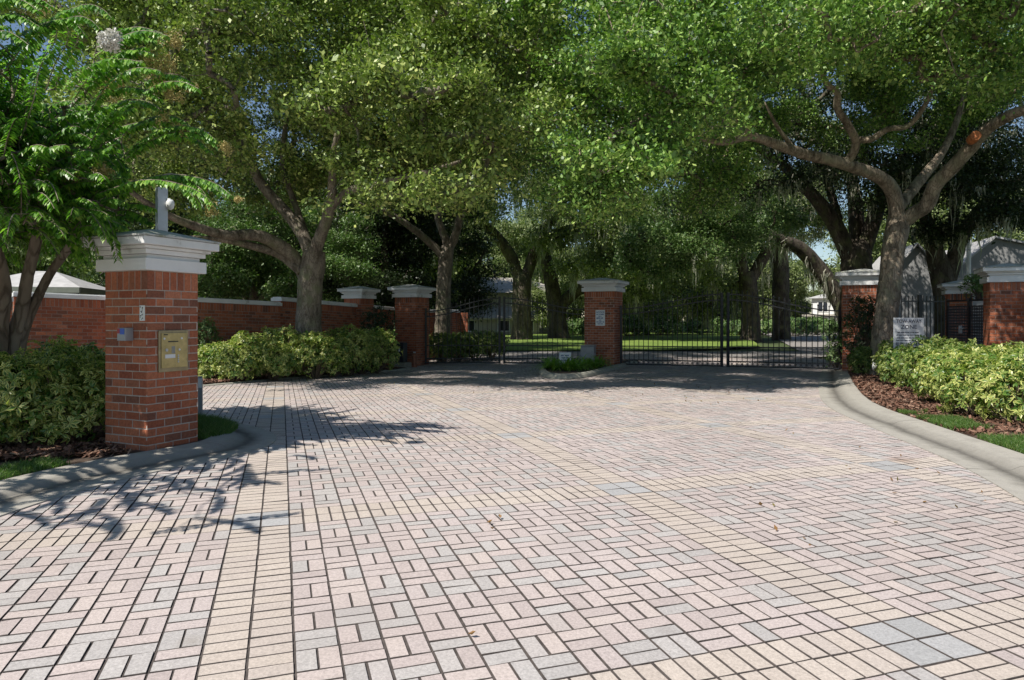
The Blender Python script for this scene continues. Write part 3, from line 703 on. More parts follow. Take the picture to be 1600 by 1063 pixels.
for z, wd, h in ((.125,.27,.04),(.06,.12,.035),(-.01,.28,.05),(-.08,.10,.03),(-.145,.27,.045),(-.21,.2,.03)): dashes(mb, wd, z, h, -.001)
mb.build('small_lettering', M['ink_blue'], ns)
iy = 21.6; isg = sign('island_sign', 'small pale plate sign among the island lilies', 'sign', (XP(883, iy), iy, zl(561, iy)), R(6), .37, .40, M['signback'], zg(iy))
mb = MB(); dashes(mb, .26, .1, .05, -.001); dashes(mb, .22, .03, .04, -.001); dashes(mb, .26, -.04, .04, -.001); mb.build('small_lettering', M['ink_blue'], isg)
t = thing('operator_box', 'grey gate operator cabinet beside the central pillar', 'cabinet', (XP(919, 24.4), 24.4, zg(24.4)+.1), R(-16))
mb = MB(); mb.box(-.24,.24,-.2,.2,.05,.66); mb.build('cabinet', M['greybox'], t, bevel=.02)
mb = MB(); mb.box(-.26,.26,-.22,.22,.662,.70); mb.build('lid', M['greybox'], t, bevel=.012)
mb = MB(); mb.box(.243,.255,-.05,.0,.25,.42); mb.build('latch', M['signback'], t)
t = thing('control_box', 'dark gate control box with a white label beside the shaded gate pillar', 'cabinet', (XP(627, 25.2), 25.2, zg(25.2)), -A24)
mb = MB(); mb.box(-.17,.17,-.14,.14,.18,.88); mb.build('cabinet', M['darkbox'], t, bevel=.012)
mb = MB(); mb.box(-.03,.04,-.1435,-.141,.55,.67); mb.build('name_label', M['signback'], t)
mb = MB(); mb.box(-.30,.30,-.22,.22,-.05,.16); mb.build('concrete_plinth', M['kerb_old'], t, bevel=.015)
t = thing('standpipe', 'stubby rust red standpipe in front of the shaded gate pillar', 'standpipe', (XP(647.5, 24.9), 24.9, zg(24.9)))
mb = MB(); mb.lathe([(.10,0),(.10,.04),(.085,.06),(.085,.33),(.10,.35),(.10,.39),(.06,.44),(.03,.47),(.03,.5),(0,.5)], 16); mb.build('barrel', M['rust'], t, smooth=False)
mb = MB(); mb.tube([(-.04,-.02,.53),(.05,-.02,.53)], .022, 8); mb.build('cap_bolt', M['galv'], t)
t = thing('brick_stub', 'low dark red edging brick stood against the central pillar foot', 'brick', (XP(951, 24.0), 24.0, zg(24)+.1), -A24)
mb = MB(); mb.box(-.05,.05,-.05,.05,0,.24); mb.build('block', M['rust'], t, bevel=.01)
py_ = 18.6; t = thing('garden_spotlight', 'small white garden spotlight at the foot of the leaning oak', 'lamp', (XP(1366, py_), py_, zg(py_)+.12))
mb = MB(); mb.tube([(0,0,0),(0,0,.18)], .018, 8); mb.build('stake', M['black'], t)
mb = MB(); mb.tube([(0,.02,.14),(.0,.0,.20),(.02,-.04,.34)], [.04,.06,.075], 12); mb.build('lamp_head', M['white'], t, smooth=True)

# ------------------------------------------------------------------ vegetation helpers
def unit(a): return a/(np.linalg.norm(a, axis=1, keepdims=True)+1e-9)
def leaf_quads(pos, size, aspect=.5, up=.5, droop=.0, dirs=None, jit=.35):
    n = len(pos); d = unit(rng.normal(0, 1, (n,3))) if dirs is None else unit(dirs + rng.normal(0, jit, (n,3)))
    if droop: d[:,2] -= droop; d = unit(d)
    nr = rng.normal(0, 1, (n,3)); nr[:,2] = np.abs(nr[:,2]) + up*2
    s = unit(np.cross(nr, d)); L = (size*rng.uniform(.5, 1.35, n))[:,None]; Wd = L*aspect*.5
    m = pos + d*L*.45
    return np.stack([pos, m+s*Wd, pos+d*L, m-s*Wd], 1).reshape(-1,3)
def folded_leaves(pos, dirs, nrm, size, aspect=.5, bend=.15, fold=.12):
    """five-vertex leaves: base, tip, two sides, midrib; returns V, F, edge attribute"""
    n = len(pos); d = unit(dirs); s = unit(np.cross(nrm, d)); u = np.cross(d, s)
    L = np.asarray(size)[:,None]; W_ = L*aspect*.5
    tip = pos + d*L - u*L*bend; mid = pos + d*L*.48
    V = np.stack([pos, mid+s*W_+u*W_*fold, tip, mid-s*W_+u*W_*fold, mid - u*W_*fold], 1).reshape(-1,3)
    b = (np.arange(n)*5)[:,None,None]; f = np.array([(0,4,1),(1,4,2),(2,4,3),(3,4,0)])
    # face order so that each leaf is one island
    Fa = (b + f[None][:, :, ::-1]).reshape(-1,3); e = np.tile(np.array([.55,1,.9,1,0.]), n)
    return V, Fa, e
def clumps_in(ells, n, shell=.55):
    """clump centres gathered into boughs, so that the crown has masses with hollows between"""
    vol = np.array([e[1][0]*e[1][1]*e[1][2] for e in ells]); w_ = vol**.8/ (vol**.8).sum(); out = []
    for e, k in zip(ells, w_):
        nb = max(2, int(n*k/13)); d = unit(rng.normal(0,1,(nb,3))); r = (shell**3 + (1-shell**3)*rng.random(nb))**(1/3)
        c = np.array(e[0]) + d*r[:,None]*np.array(e[1]); q = min(1.0, e[1][0]/2.6)*rng.uniform(.7,1.35,nb)
        kk = rng.integers(9, 18, nb); out.append(np.repeat(c, kk, 0) + rng.normal(0,1,(kk.sum(),3))*np.array((.50,.50,.24))*np.repeat(q, kk)[:,None])
    return np.concatenate(out)
def crown_leaves(cl, per, sig, size, aspect=.5):
    n = len(cl); k = rng.integers(int(per*.5), int(per*1.5), n); c = np.repeat(cl, k, 0); size = size*np.repeat(rng.uniform(.72,1.3,n), k)
    sz = np.repeat(rng.uniform(.6, 1.35, n), k)[:,None]
    p = c + rng.normal(0,1,(len(c),3))*np.array(sig)*sz
    return leaf_quads(p, size, aspect, up=.45)
def twig_tree(skel, cl, r0=.010, pw=.5, rmax=.10):
    """join every clump to the nearest point of the skeleton grown so far"""
    pts = [tuple(p) for p in skel]; ns = len(pts); A = np.zeros((ns+len(cl), 3)); A[:ns] = skel
    dist = np.full(len(cl), 1e9); par = np.zeros(len(cl), int)
    for i in range(len(cl)):
        dd = np.linalg.norm(A[:ns]-cl[i], axis=1); j = dd.argmin(); dist[i] = dd[j]; par[i] = j
    done = np.zeros(len(cl), bool); parent = {}; order = []; cnt = ns; gid = np.zeros(len(cl), int)
    for _ in range(len(cl)):
        i = np.where(done, 1e9, dist).argmin(); done[i] = True; A[cnt] = cl[i]; gid[i] = cnt; parent[cnt] = par[i]; order.append(cnt)
        dd = np.linalg.norm(cl-cl[i], axis=1)*1.08; up = (dd < dist) & ~done; dist[up] = dd[up]; par[up] = cnt; cnt += 1
    load = np.ones(cnt)
    for g in reversed(order): load[parent[g]] += load[g]
    mb = MB()
    for g in order:
        a = Vector(A[parent[g]]); b = Vector(A[g]); m = (a+b)/2 + Vector(rng.normal(0,.09,3))*(b-a).length + Vector((0,0,.05*(b-a).length))
        ra = min(rmax, r0*load[g]**pw); mb.tube([a, m, b], [ra, ra*.9, ra*.75], 5 if ra > .03 else 3, cap=False)
    return mb
def limbs_mesh(limbs, sub=6, n=12, wob=.05, thin=1.0):
    mb = MB(); skel = []
    for li, L in enumerate(limbs):
        if li and thin != 1: L = [(a_,b_,c_,d_*thin) for a_,b_,c_,d_ in L]
        c = catmull([(*P(px,py,y), r) for px,py,y,r in L], sub)
        mb.tube([Vector(q[:3]) for q in c], [q[3] for q in c], n, wob=wob); skel.append(c[:, :3])
    return mb, np.concatenate(skel)
def moss_mesh(anchors, n, lmin, lmax, wd=.05):
    """hanging beards: uneven tangled bundles of thin tapering strips"""
    n = max(4, int(n*.62)); a = anchors[rng.integers(0, len(anchors), n)] + rng.normal(0, .16, (n,3))*np.array((1,1,.5))
    per = 15; c = np.repeat(a, per, 0); m = len(c); sp = np.repeat(rng.uniform(.05,.22,n), per)[:,None]; c = c + rng.normal(0, 1, (m,3))*np.array((1,1,.35))*sp
    L = np.repeat(rng.uniform(lmin*.5, lmax, n)*rng.uniform(.5,1.1,n), per)*rng.uniform(.2,1.1,m); th = rng.uniform(0, math.pi, m); w2 = wd*rng.uniform(.3,1.3,m)/2
    dx = np.stack([np.cos(th)*w2, np.sin(th)*w2, np.zeros(m)], 1); z = np.zeros((m,3)); z[:,2] = 1; Q = []
    p0 = c; w0 = .7
    for k in range(4):
        sw = rng.normal(0,.055,(m,3))*np.minimum(1, L)[:,None]; sw[:,2] = 0; p1 = p0 - z*(L/4)[:,None] + sw - (c-np.repeat(a,per,0))*np.array((.12,.12,0)); w1 = (1.0, .9, .6, .08)[k]
        Q.append(np.stack([p0-dx*w0, p0+dx*w0, p1+dx*w1, p1-dx*w1], 1)); p0 = p1; w0 = w1
    return np.concatenate(Q).reshape(-1,3)
def tree(name, label, base, limbs, ells, ncl, per, sig, size, bark, leafm, moss=None, shell=.5, aspect=.5, keep=None, group=None, rmax=.09, n=12, thin=1.0):
    t = thing(name, label, 'tree', base, 0, group)
    mb, sk = limbs_mesh(limbs, n=n, thin=thin)
    cl = clumps_in(ells, ncl, shell)
    if keep is not None: cl = cl[keep(cl)]
    tw_ = twig_tree(sk[len(sk)//6:], cl, rmax=rmax); mb.add(tw_.v, tw_.f); mb.build('trunk', bark, t, smooth=True, world=True)
    np_mesh('crown', crown_leaves(cl, per, sig, size, aspect), 4, leafm, t)
    if moss:
        nm, l0, l1, src = moss
        an = sk[sk[:,2] > sk[:,2].min()+2.2] if src == 'limb' else np.concatenate([cl, sk[sk[:,2] > sk[:,2].min()+2.5]])
        np_mesh('spanish_moss', moss_mesh(an, nm, l0, l1, .05 if base[1] < 40 else .085), 4, M['moss'], t)
    return t
def E(px, py, y, rx, ry, rz): return (tuple(P(px,py,y)), (rx,ry,rz))
def proj(c):
    return 800 + c[:,0]/c[:,1]*F, HZ - (c[:,2]-CH)/c[:,1]*F
# ------------------------------------------------------------------ trees
# oak on the left, in front of the wall
def keepT1(c):
    x, y = proj(c); k = np.ones(len(c), bool)
    for a, b, ra, rb in ((415,190,30,45),(880,30,18,20),(392,165,16,22)):
        k &= ~(((x-a)/ra)**2 + ((y-b)/rb)**2 < 1)
    k &= ~((y > 325) & (x > 330)); k &= (y < 395)
    return k
tree('oak_tree', 'forked live oak between the long hedge and the brick garden wall', (*( lambda g: (g, 19.7))(XP(484,19.7)), zg(19.7)),
  [[(485,572,19.7,.50),(484,545,19.7,.40),(482,500,19.7,.355),(484,455,19.7,.34),(488,418,19.7,.35),(492,392,19.7,.30)],
   [(486,470,19.7,.22),(478,436,19.75,.26),(466,412,19.7,.25),(440,386,19.3,.24),(402,368,18.7,.20),(350,367,18,.16),(300,352,17.2,.13),(250,330,16.4,.10),(190,290,15.6,.06)],
   [(470,425,19.6,.16),(440,400,19.5,.16),(408,388,19.1,.14),(341,374,18.6,.10),(280,372,18,.07)],
   [(490,420,19.7,.22),(482,388,19.7,.23),(462,350,19.8,.21),(428,311,19.9,.19),(404,281,19.9,.17),(384,238,19.8,.15),(357,198,19.6,.12),(330,140,19.2,.09),(300,60,18.8,.06)],
   [(488,400,19.9,.14),(477,366,20.1,.13),(459,313,20.3,.11),(443,269,20.4,.10),(443,218,20.5,.085),(451,159,20.6,.07),(455,60,20.7,.05)],
   [(488,420,19.6,.24),(495,385,19.5,.22),(508,350,19.3,.20),(519,312,19.0,.18),(519,285,18.8,.14),(522,238,18.4,.11),(540,150,17.8,.08),(560,50,17.2,.05)],
   [(517,325,19.1,.14),(528,312,18.9,.14),(550,297,18.6,.13),(586,288,18.1,.11),(625,278,17.5,.09),(669,268,16.9,.07),(720,252,16.2,.045)]],
  [E(230,150,14.8,2.6,2.0,2.0), E(330,60,15.6,2.8,2.2,2.0), E(480,90,15.6,2.6,2.0,1.7), E(600,90,15.6,2.4,2.0,1.9), E(640,215,14.3,1.9,1.6,1.3), E(740,140,15.2,2.2,1.9,2.2),
   E(765,255,14.6,1.4,1.4,1.0), E(560,200,14.9,1.6,1.3,1.2), E(690,270,14.5,1.2,1.2,.8), E(290,215,16.4,1.8,1.3,.8), E(215,310,17.6,1.7,1.4,.8), E(420,120,20,5,3.0,2.8), E(650,120,20.5,4,3.0,3.0), E(450,-60,19.5,6.0,3.4,3.0), E(720,-30,19,4,3.2,3), E(130,60,18,3,2.6,3), E(300,-20,18,4,3,2.6), E(260,200,21,3.4,2.4,2.2), E(330,270,22,2.6,2,1.4), E(560,250,21.5,2.4,2,1.6), E(660,250,21,2.6,2,1.6), E(480,200,22.5,2.4,1.8,2.2), E(780,60,18,2.6,2.4,2.4)],
  3500, 135, (.25,.25,.15), .096, M['bark_oak'], M['leaf_olive'], aspect=.6, keep=keepT1, thin=.8)
# leaning oak on the right with the wide canopy
def keepT3(c):
    x, y = proj(c); k = np.ones(len(c), bool)
    k &= ~((x > 1165) & (x < 1260) & (c[:,1] < 21) & (y > 205))
    k &= ~((x > 1170) & (x < 1500) & (y > 118 + np.abs(x-1330)*.12) & (c[:,1] < 19.5)); k &= ~((x > 1315) & (y > 190) & (c[:,1] < 20.5)); k &= ~((x > 1165) & (y > 265))
    k &= ~(((x-1300)/34)**2 + ((y-150)/45)**2 < 1); k &= ~((np.abs(x-1440)/40)**2+((y-175)/35)**2 < 1)
    k &= ~((x > 1060) & (y > 222) & (c[:,1] < 18)); k &= (y < 340)
    k &= ~(((x-878)/20)**2 + ((y-28)/22)**2 < 1); k &= ~((x>1480)&(y>140)&(y>140+(1600-x)*.55))
    return k
tree('oak_tree', 'leaning live oak behind the tow sign with a reddish sawn limb scar', (XP(1379,19.6), 19.6, zg(19.6)+.1),
  [[(1377,592,19.6,.46),(1379,570,19.6,.37),(1381,530,19.6,.325),(1385,490,19.6,.31),(1390,450,19.6,.305),(1395,400,19.6,.30),(1402,355,19.6,.31),(1404,335,19.6,.25)],
   [(1396,390,19.6,.20),(1408,352,19.55,.24),(1424,337,19.4,.24),(1448,320,19.1,.235),(1463,287,18.8,.225),(1494,256,18.4,.21),(1517,230,18.1,.20),(1545,200,17.7,.18),(1575,182,17.3,.165),(1605,170,16.9,.15),(1680,140,16.2,.11)],
   [(1400,370,19.7,.2),(1402,330,19.9,.20),(1430,292,20.3,.18),(1454,262,20.6,.16),(1474,235,20.8,.13),(1498,180,21,.10),(1515,110,21.2,.07)],
   [(1400,360,19.6,.24),(1400,318,19.5,.25),(1384,284,19.3,.225),(1348,266,18.9,.20),(1300,251,18.4,.185),(1257,241,18.0,.17),(1221,229,17.6,.15),(1174,214,17.1,.125),(1125,222,16.7,.10),(1059,205,16.2,.075),(990,190,15.6,.05)],
   [(1318,258,18.6,.11),(1326,250,18.55,.13),(1336,232,18.4,.13),(1336,217,18.3,.125),(1324,194,18.1,.12),(1309,170,17.9,.11),(1308,145,17.7,.095),(1293,132,17.5,.08),(1284,113,17.3,.065),(1275,60,17,.04)],
   [(1336,220,18.3,.09),(1345,219,18.3,.10),(1363,217,18.2,.10),(1387,202,18.0,.09),(1420,196,17.8,.08),(1446,163,17.5,.07),(1458,133,17.3,.055),(1470,80,17,.035)],
   [(1242,237,17.9,.07),(1232,222,17.8,.07),(1213,196,17.6,.055),(1195,160,17.4,.03)],
   [(1190,220,17.2,.08),(1150,190,16.6,.07),(1120,140,16,.05),(1090,80,15.4,.03)]],
  [E(1000,235,14.0,2.2,1.8,1.2), E(930,180,14.2,1.9,1.7,1.6), E(890,260,14.6,1.5,1.4,1.0), E(1080,150,14.2,2.2,1.8,1.5), E(1180,110,14.4,2.4,1.9,1.5), E(1330,60,14.6,2.6,2.0,1.3), E(1480,60,14.4,2.6,2.2,1.3), E(1610,70,14.2,2.6,2.2,1.4), E(960,60,15.8,2.4,2.0,2.0),
   E(1100,20,16,3,2.2,1.6), E(1280,-10,16.5,3,2.2,1.6), E(1450,-20,16.5,3,2.2,1.6), E(1600,-20,16.5,3,2.2,1.8), E(1050,290,19,3.2,1.8,.8), E(960,310,17.5,2.0,1.6,.8), E(1250,130,22,4.5,2.6,1.6), E(1480,90,22.5,4.5,3,1.9), E(1200,-60,20.5,6.5,3.4,2.6), E(1500,-60,20.5,5,3.4,2.6), E(1230,170,24,4.5,2,1.7), E(1420,170,24.5,4,2,1.6), E(1570,180,24,3,2,1.6), E(1080,230,21,3.4,2.2,1.5), E(930,110,18,2.6,2.2,2.2), E(870,40,17.5,1.6,1.6,1.6)],
  3600, 135, (.25,.25,.15), .094, M['bark_warm'], M['leaf_oak'], aspect=.6, keep=keepT3, moss=None, thin=.84)
# the sawn scar is part of the leaning oak
oak3 = bpy.data.objects['oak_tree.001']
mb = MB(); c = P(1521, 216, 17.85); dirv = Vector((-.25,-.95,.15)).normalized(); mb.tube([c + dirv*-.12, c + dirv*.17], [.13,.125], 16)
o = mb.build('limb_scar', M['cutwood'], oak3, world=True); o['label'] = 'round reddish sawn limb scar'
# second oak behind the left gate pillar
tree('oak_tree', 'slender forked oak rising behind the shaded gate pillar', (XP(692,29), 29, zg(29)),
  [[(690,545,29,.36),(692,500,29,.32),(694,440,29,.30),(697,405,29,.30),(700,385,29,.26)],
   [(696,412,29,.16),(688,396,29,.17),(661,370,28.6,.15),(625,344,28,.12),(595,328,27.5,.09),(560,318,27,.05)],
   [(700,395,29,.15),(696,374,29,.16),(684,336,29,.14),(687,280,28.8,.11),(690,230,28.5,.07)],
   [(700,392,29,.18),(710,372,29,.18),(721,334,28.7,.16),(733,307,28.4,.13),(760,278,28,.09),(790,250,27.5,.05)]],
  [E(690,220,26,3.5,2.5,2.2), E(780,250,25,2.6,2.4,1.9), E(600,240,27,3,2.5,2), E(700,120,28,5,4,4), E(820,160,26,3,3,3.4), E(830,290,26.5,2.0,1.6,1.2)],
  1100, 110, (.36,.36,.22), .11, M['bark_oak'], M['leaf_oak'])
# big old oak behind the right gate pillar, with moss
tree('oak_tree', 'massive old oak with several dark stems rising over the shrub-covered gate pillar', (XP(1340,31), 31, zg(31)),
  [[(1340,545,31,.85),(1340,480,31,.74),(1339,430,31,.66),(1338,400,31,.62),(1338,375,31,.45)],
   [(1330,412,31,.34),(1313,368,30.8,.36),(1292,332,30.4,.31),(1262,297,30,.25),(1221,257,29.5,.19),(1170,225,28.8,.12)],
   [(1340,390,31.2,.34),(1338,340,31.4,.33),(1334,300,31.6,.28),(1328,250,31.8,.2)],
   [(1345,400,31,.35),(1360,360,30.9,.34),(1372,322,30.6,.30),(1395,270,30.2,.22),(1430,220,29.6,.15)],
   [(1312,345,30.9,.15),(1298,300,31,.17),(1286,255,31,.12)]],
  [E(1200,240,26,3.6,2.6,1.3), E(1330,200,28,5,4,2.2), E(1450,230,27,4,3,1.5), E(1100,280,28,3.6,2.6,1.4), E(1530,270,29,3,2.5,1.5), E(1440,60,29,6,5,5), E(1180,120,27,4,3,2.5)],
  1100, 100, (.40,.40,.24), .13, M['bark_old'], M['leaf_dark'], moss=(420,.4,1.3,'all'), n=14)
tree('oak_tree', 'strongly leaning old oak whose moss draped limb arches over the drive before the white house', (XP(1333,37), 37, zg(37)),
  [[(1336,560,37,.50),(1326,510,37,.46),(1312,472,37,.44),(1284,427,36.8,.42),(1253,391,36.4,.38),(1221,376,36,.31),(1190,363,35.5,.26),(1150,362,35,.20),(1090,372,34.5,.14)],
   [(1200,367,35.7,.14),(1180,340,35.3,.13),(1150,310,34.8,.08)]],
  [E(1080,370,33,3.0,2,1.0), E(1150,330,34,3.4,2.4,1.2), E(1040,350,33,2.4,2,1.5), E(1020,400,33.5,1.6,1.4,1.0)],
  430, 110, (.34,.34,.2), .14, M['bark_old'], M['leaf_green'], moss=(150,.4,1.5,'limb'))
# oak stem behind the walk gate
tree('oak_tree', 'dark mossy oak standing against the grey stucco house', (XP(1478,29), 29, zg(29)),
  [[(1482,540,29,.55),(1478,470,29,.45),(1468,420,29,.42),(1460,390,29,.34),(1452,360,28.8,.28),(1440,320,28.5,.2)],
   [(1478,450,29,.3),(1490,410,29,.32),(1500,375,29,.30),(1525,335,28.7,.25),(1560,300,28.4,.2),(1610,270,28,.13)],
   [(1496,385,29,.2),(1490,340,29,.2),(1500,290,29,.12)]],
  [E(1430,300,27.5,2.4,2,1.2), E(1520,300,27,3.2,2.4,1.5), E(1600,310,27,3,2.4,1.6), E(1560,220,29,5,3,2), E(1440,345,28,1.4,1.2,.8)],
  620, 100, (.36,.36,.22), .13, M['bark_old'], M['leaf_dark'], moss=(260,.5,1.6,'all'))
# oaks on the lawn beyond the gates
tree('oak_tree', 'thick trunked mossy oak forking low on the lawn before the grey house', (XP(815,48), 48, zg(48)),
  [[(815,536,48,.95),(815,520,48,.74),(815,470,48,.66),(816,440,48,.68),(816,425,48,.5)],
   [(812,442,48,.4),(800,405,47.8,.42),(778,372,47.4,.36),(748,344,47,.26),(700,320,46.5,.16)],
   [(820,440,48,.4),(834,398,48,.40),(850,360,47.7,.34),(880,328,47.2,.25),(940,310,46.5,.15)],
   [(842,380,47.9,.22),(870,362,47,.22),(915,350,46.2,.18),(960,330,45.5,.12)]],
  [E(780,270,44,5,4,2.8), E(880,290,44,5,4,2.2), E(950,330,45,4,3,2), E(830,200,47,9,6,5), E(700,290,46,4,4,3)],
  900, 90, (.55,.55,.33), .20, M['bark_old'], M['leaf_far'], moss=(620,.7,2.6,'all'))
tree('oak_tree', 'twin limbed mossy oak on the lawn between the grey house and the notice pillar', (XP(872,50), 50, zg(50)),
  [[(874,534,50,.90),(872,515,50,.72),(868,478,50,.60),(861,440,50,.52),(853,405,50,.42),(845,370,50,.3)],
   [(872,500,50,.4),(880,474,49.9,.46),(900,456,49.7,.42),(928,443,49.4,.36),(960,425,49,.3),(1010,395,48.4,.2),(1050,380,48,.12)]],
  [E(930,380,47,4.5,3,2.2), E(1000,390,47,4.5,3,2.4), E(1050,430,48,3,2.4,2), E(960,470,52,3.4,2.4,1.6), E(900,420,53,4,3,2)],
  640, 90, (.52,.52,.33), .19, M['bark_old'], M['leaf_far'], moss=(420,.7,2.4,'all'))
tree('oak_tree', 'mossy lawn oak with a wide forked trunk beyond the meeting posts of the gate', (XP(1173,47), 47, zg(47)),
  [[(1174,538,47,.85),(1173,522,47,.66),(1172,475,47,.58),(1168,440,47,.58),(1166,425,47,.45)],
   [(1166,442,47,.36),(1157,405,46.8,.36),(1150,370,46.4,.3),(1130,330,46,.2)],
   [(1172,440,47,.38),(1186,415,47,.38),(1206,380,46.8,.34),(1235,348,46.2,.26),(1270,320,45.5,.15)]],
  [E(1130,350,44,4.5,3,2), E(1060,340,44,4.5,3,2.6), E(1200,310,44,5,3.4,2.2), E(1100,430,50,4.5,3,2.6), E(1150,250,46,8,5,4)],
  900, 90, (.52,.52,.33), .19, M['bark_old'], M['leaf_far'], moss=(640,.7,2.6,'all'))
tree('oak_tree', 'straight dark mossy oak trunk on the lawn beside the white house', (XP(1221,49), 49, zg(49)),
  [[(1222,540,49,.80),(1221,525,49,.64),(1220,475,49,.58),(1220,430,49,.56),(1219,390,49,.48),(1212,350,49,.36),(1200,310,49,.22)],
   [(1219,420,49,.3),(1205,400,49,.26),(1190,385,48.7,.2)]],
  [E(1200,330,48,5,3.5,2), E(1240,300,49,4,3,2)],
  360, 90, (.5,.5,.32), .19, M['bark_old'], M['leaf_far'], moss=(260,.7,2.2,'all'))
# bushy tree behind the wall, left of the oak
t0 = tree('bushy_tree', 'bright green bushy tree behind the brick garden wall, under the forked oak', (XP(395,27), 27, zg(27)),
  [[(395,560,27,.22),(396,480,27,.18),(400,420,27,.12),(402,390,27,.06)],[(396,490,27,.12),(370,440,27,.09),(350,410,27,.05)],[(397,480,27,.12),(430,440,27,.09),(450,410,27,.05)]],
  [E(385,415,26,1.7,1.3,1.5), E(440,410,26.4,1.5,1.2,1.5), E(340,440,26,1.2,1.0,1.1), E(410,350,28,2.2,1.6,1.4), E(540,400,27.5,1.3,1.1,1.7), E(500,440,27,1.2,1,1.0), E(420,460,25.8,1.6,.8,.6)],
  700, 120, (.22,.22,.15), .105, M['bark_oak'], M['leaf_green'])
for lab, px, y, s in (('dense dark evergreen behind the pier and shaded gate pillar', 600, 33, 1.0), ('dense dark evergreen between the two slender oak stems', 655, 36, 1.05), ('dense dark evergreen behind the large brick pillar and the garden wall', 250, 31, 1.0), ('dark evergreen crowding behind the fork of the oak by the hedge', 490, 33.5, 1.1)):
    x = XP(px, y)
    t = thing('evergreen_tree', lab, 'tree', (x, y, zg(y)))
    lm = [[Vector((x,y,zg(y)-.1)), Vector((x+.1,y,2)), Vector((x,y+.1,4.5)), Vector((x+.1,y,8.5))]]
    mb = MB(); mb.tube(lm[0], [.3,.25,.18,.08], 9)
    ee = [((x,y,4.6),(3.4*s,2.6*s,3.8)), ((x-1.6,y-.6,2.6),(1.8,1.6,2.0)), ((x+1.7,y-.5,2.8),(1.8,1.6,2.1)), ((x,y,8.6),(3.2*s,2.6,3.2))]
    cl = clumps_in(ee, 620, .5); sk = np.array([lm[0][0]*(1-f)+lm[0][3]*f for f in np.linspace(.2,1,12)])
    q_ = twig_tree(sk, cl, rmax=.07); mb.add(q_.v, q_.f); mb.build('trunk', M['bark_old'], t, smooth=True, world=True)
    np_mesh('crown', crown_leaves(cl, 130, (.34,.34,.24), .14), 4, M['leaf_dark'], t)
# woodland trees far behind: one tree, copied
def far_tree():
    t = thing('woodland_tree', 'distant broad tree behind the pale two storey house', 'tree', (0,0,0))
    mb = MB(); mb.tube([(0,0,-.3),(.2,0,3),(0,.2,6),(.3,0,10)], [.6,.48,.36,.15], 9); mb.tube([(.1,0,3.4),(-1.6,.5,6),(-3,.6,8.5)], [.3,.24,.1], 7); mb.tube([(.1,0,4),(2,-.5,6.5),(3.2,-.6,9)], [.3,.22,.1], 7)
    mb.build('trunk', M['bark_old'], t, smooth=True)
    cl = clumps_in([((0,0,9.5),(5.2,5.2,4.6)),((-3.5,-1,6.5),(3.2,3.2,2.8)),((3.5,-1,6.8),(3.2,3.2,2.8)),((0,-2.5,5.5),(3.4,2.5,2.6)),((0,0,3.4),(4.6,3.4,2.0))], 760, .55)
    np_mesh('crown', crown_leaves(cl, 85, (.6,.6,.38), .30), 4, M['leaf_far'], t)
    np_mesh('spanish_moss', moss_mesh(cl[cl[:,2] < 8], 260, 1, 2.8, .12), 4, M['moss'], t)
    return t
ft = far_tree(); kids = list(ft.children)
spots = [(690,96,1.0,'distant broad tree behind the pale two storey house'),(800,86,.95,'distant mossy tree behind the thick forked lawn oak'),(900,80,.9,'distant mossy tree behind the twin limbed lawn oak'),
 (985,74,.86,'distant mossy tree close beside the notice pillar cap'),(1060,68,.8,'distant tree seen through the gate leaf beside the notice pillar'),(1125,72,.86,'distant tree between notice pillar and the wide forked lawn oak'),
 (1200,84,.92,'distant tree between the forked and the straight lawn oak trunks'),(760,110,1.15,'tallest distant tree over the house roof'),(1010,100,1.2,'tall distant tree high above the notice pillar'),(1150,105,1.2,'tall distant tree behind the forked oak'),
 (1450,62,.9,'distant tree over the grey stucco house gables'),(1570,58,.9,'distant tree above the far end of the stucco house'),(560,70,1.0,'distant tree behind the dark evergreens'),(420,64,1.0,'distant tree behind the bright bushy tree'),(240,58,1.0,'distant tree behind the camera post'),(60,60,1.05,'distant tree behind the pavilion roof'),
 (870,62,.52,'low rounded tree on the lawn edge behind the twin limbed oak'),(1010,60,.55,'low rounded tree beyond the lawn, beside the notice pillar'),(1245,92,.42,'low bright tree beside the white house'),(1340,110,.7,'distant tree behind the white house'),(330,52,1.0,'distant tree over the brick wall behind the long low oak limb'),(1302,98,.5,'low distant tree closing the drive beside the white house'),(530,58,1.1,'distant tree behind the forked oak and dark evergreen'),(640,62,1.15,'distant tree behind the two dark evergreens'),(1400,80,1.1,'distant tree behind the leaning oak fork'),(1520,75,1.1,'distant tall tree behind the stucco house'),(860,92,1.15,'tall distant tree over the twin limbed oak'),(130,75,1.2,'distant tree behind the slender tree crown')]
for i, (px, y, s, lab) in enumerate(spots):
    if i == 0: o = ft
    else:
        o = ft.copy(); COL.objects.link(o)
        for c in kids:
            d = c.copy(); COL.objects.link(d); d.parent = o
    o.location = (XP(px,y), y, zg(y)); o.rotation_euler = (0,0,random.uniform(0,6.28)); o.scale = (s*random.uniform(.95,1.1),)*2 + (s,); tag(o, lab, 'tree', 'woodland trees beyond the lawn')

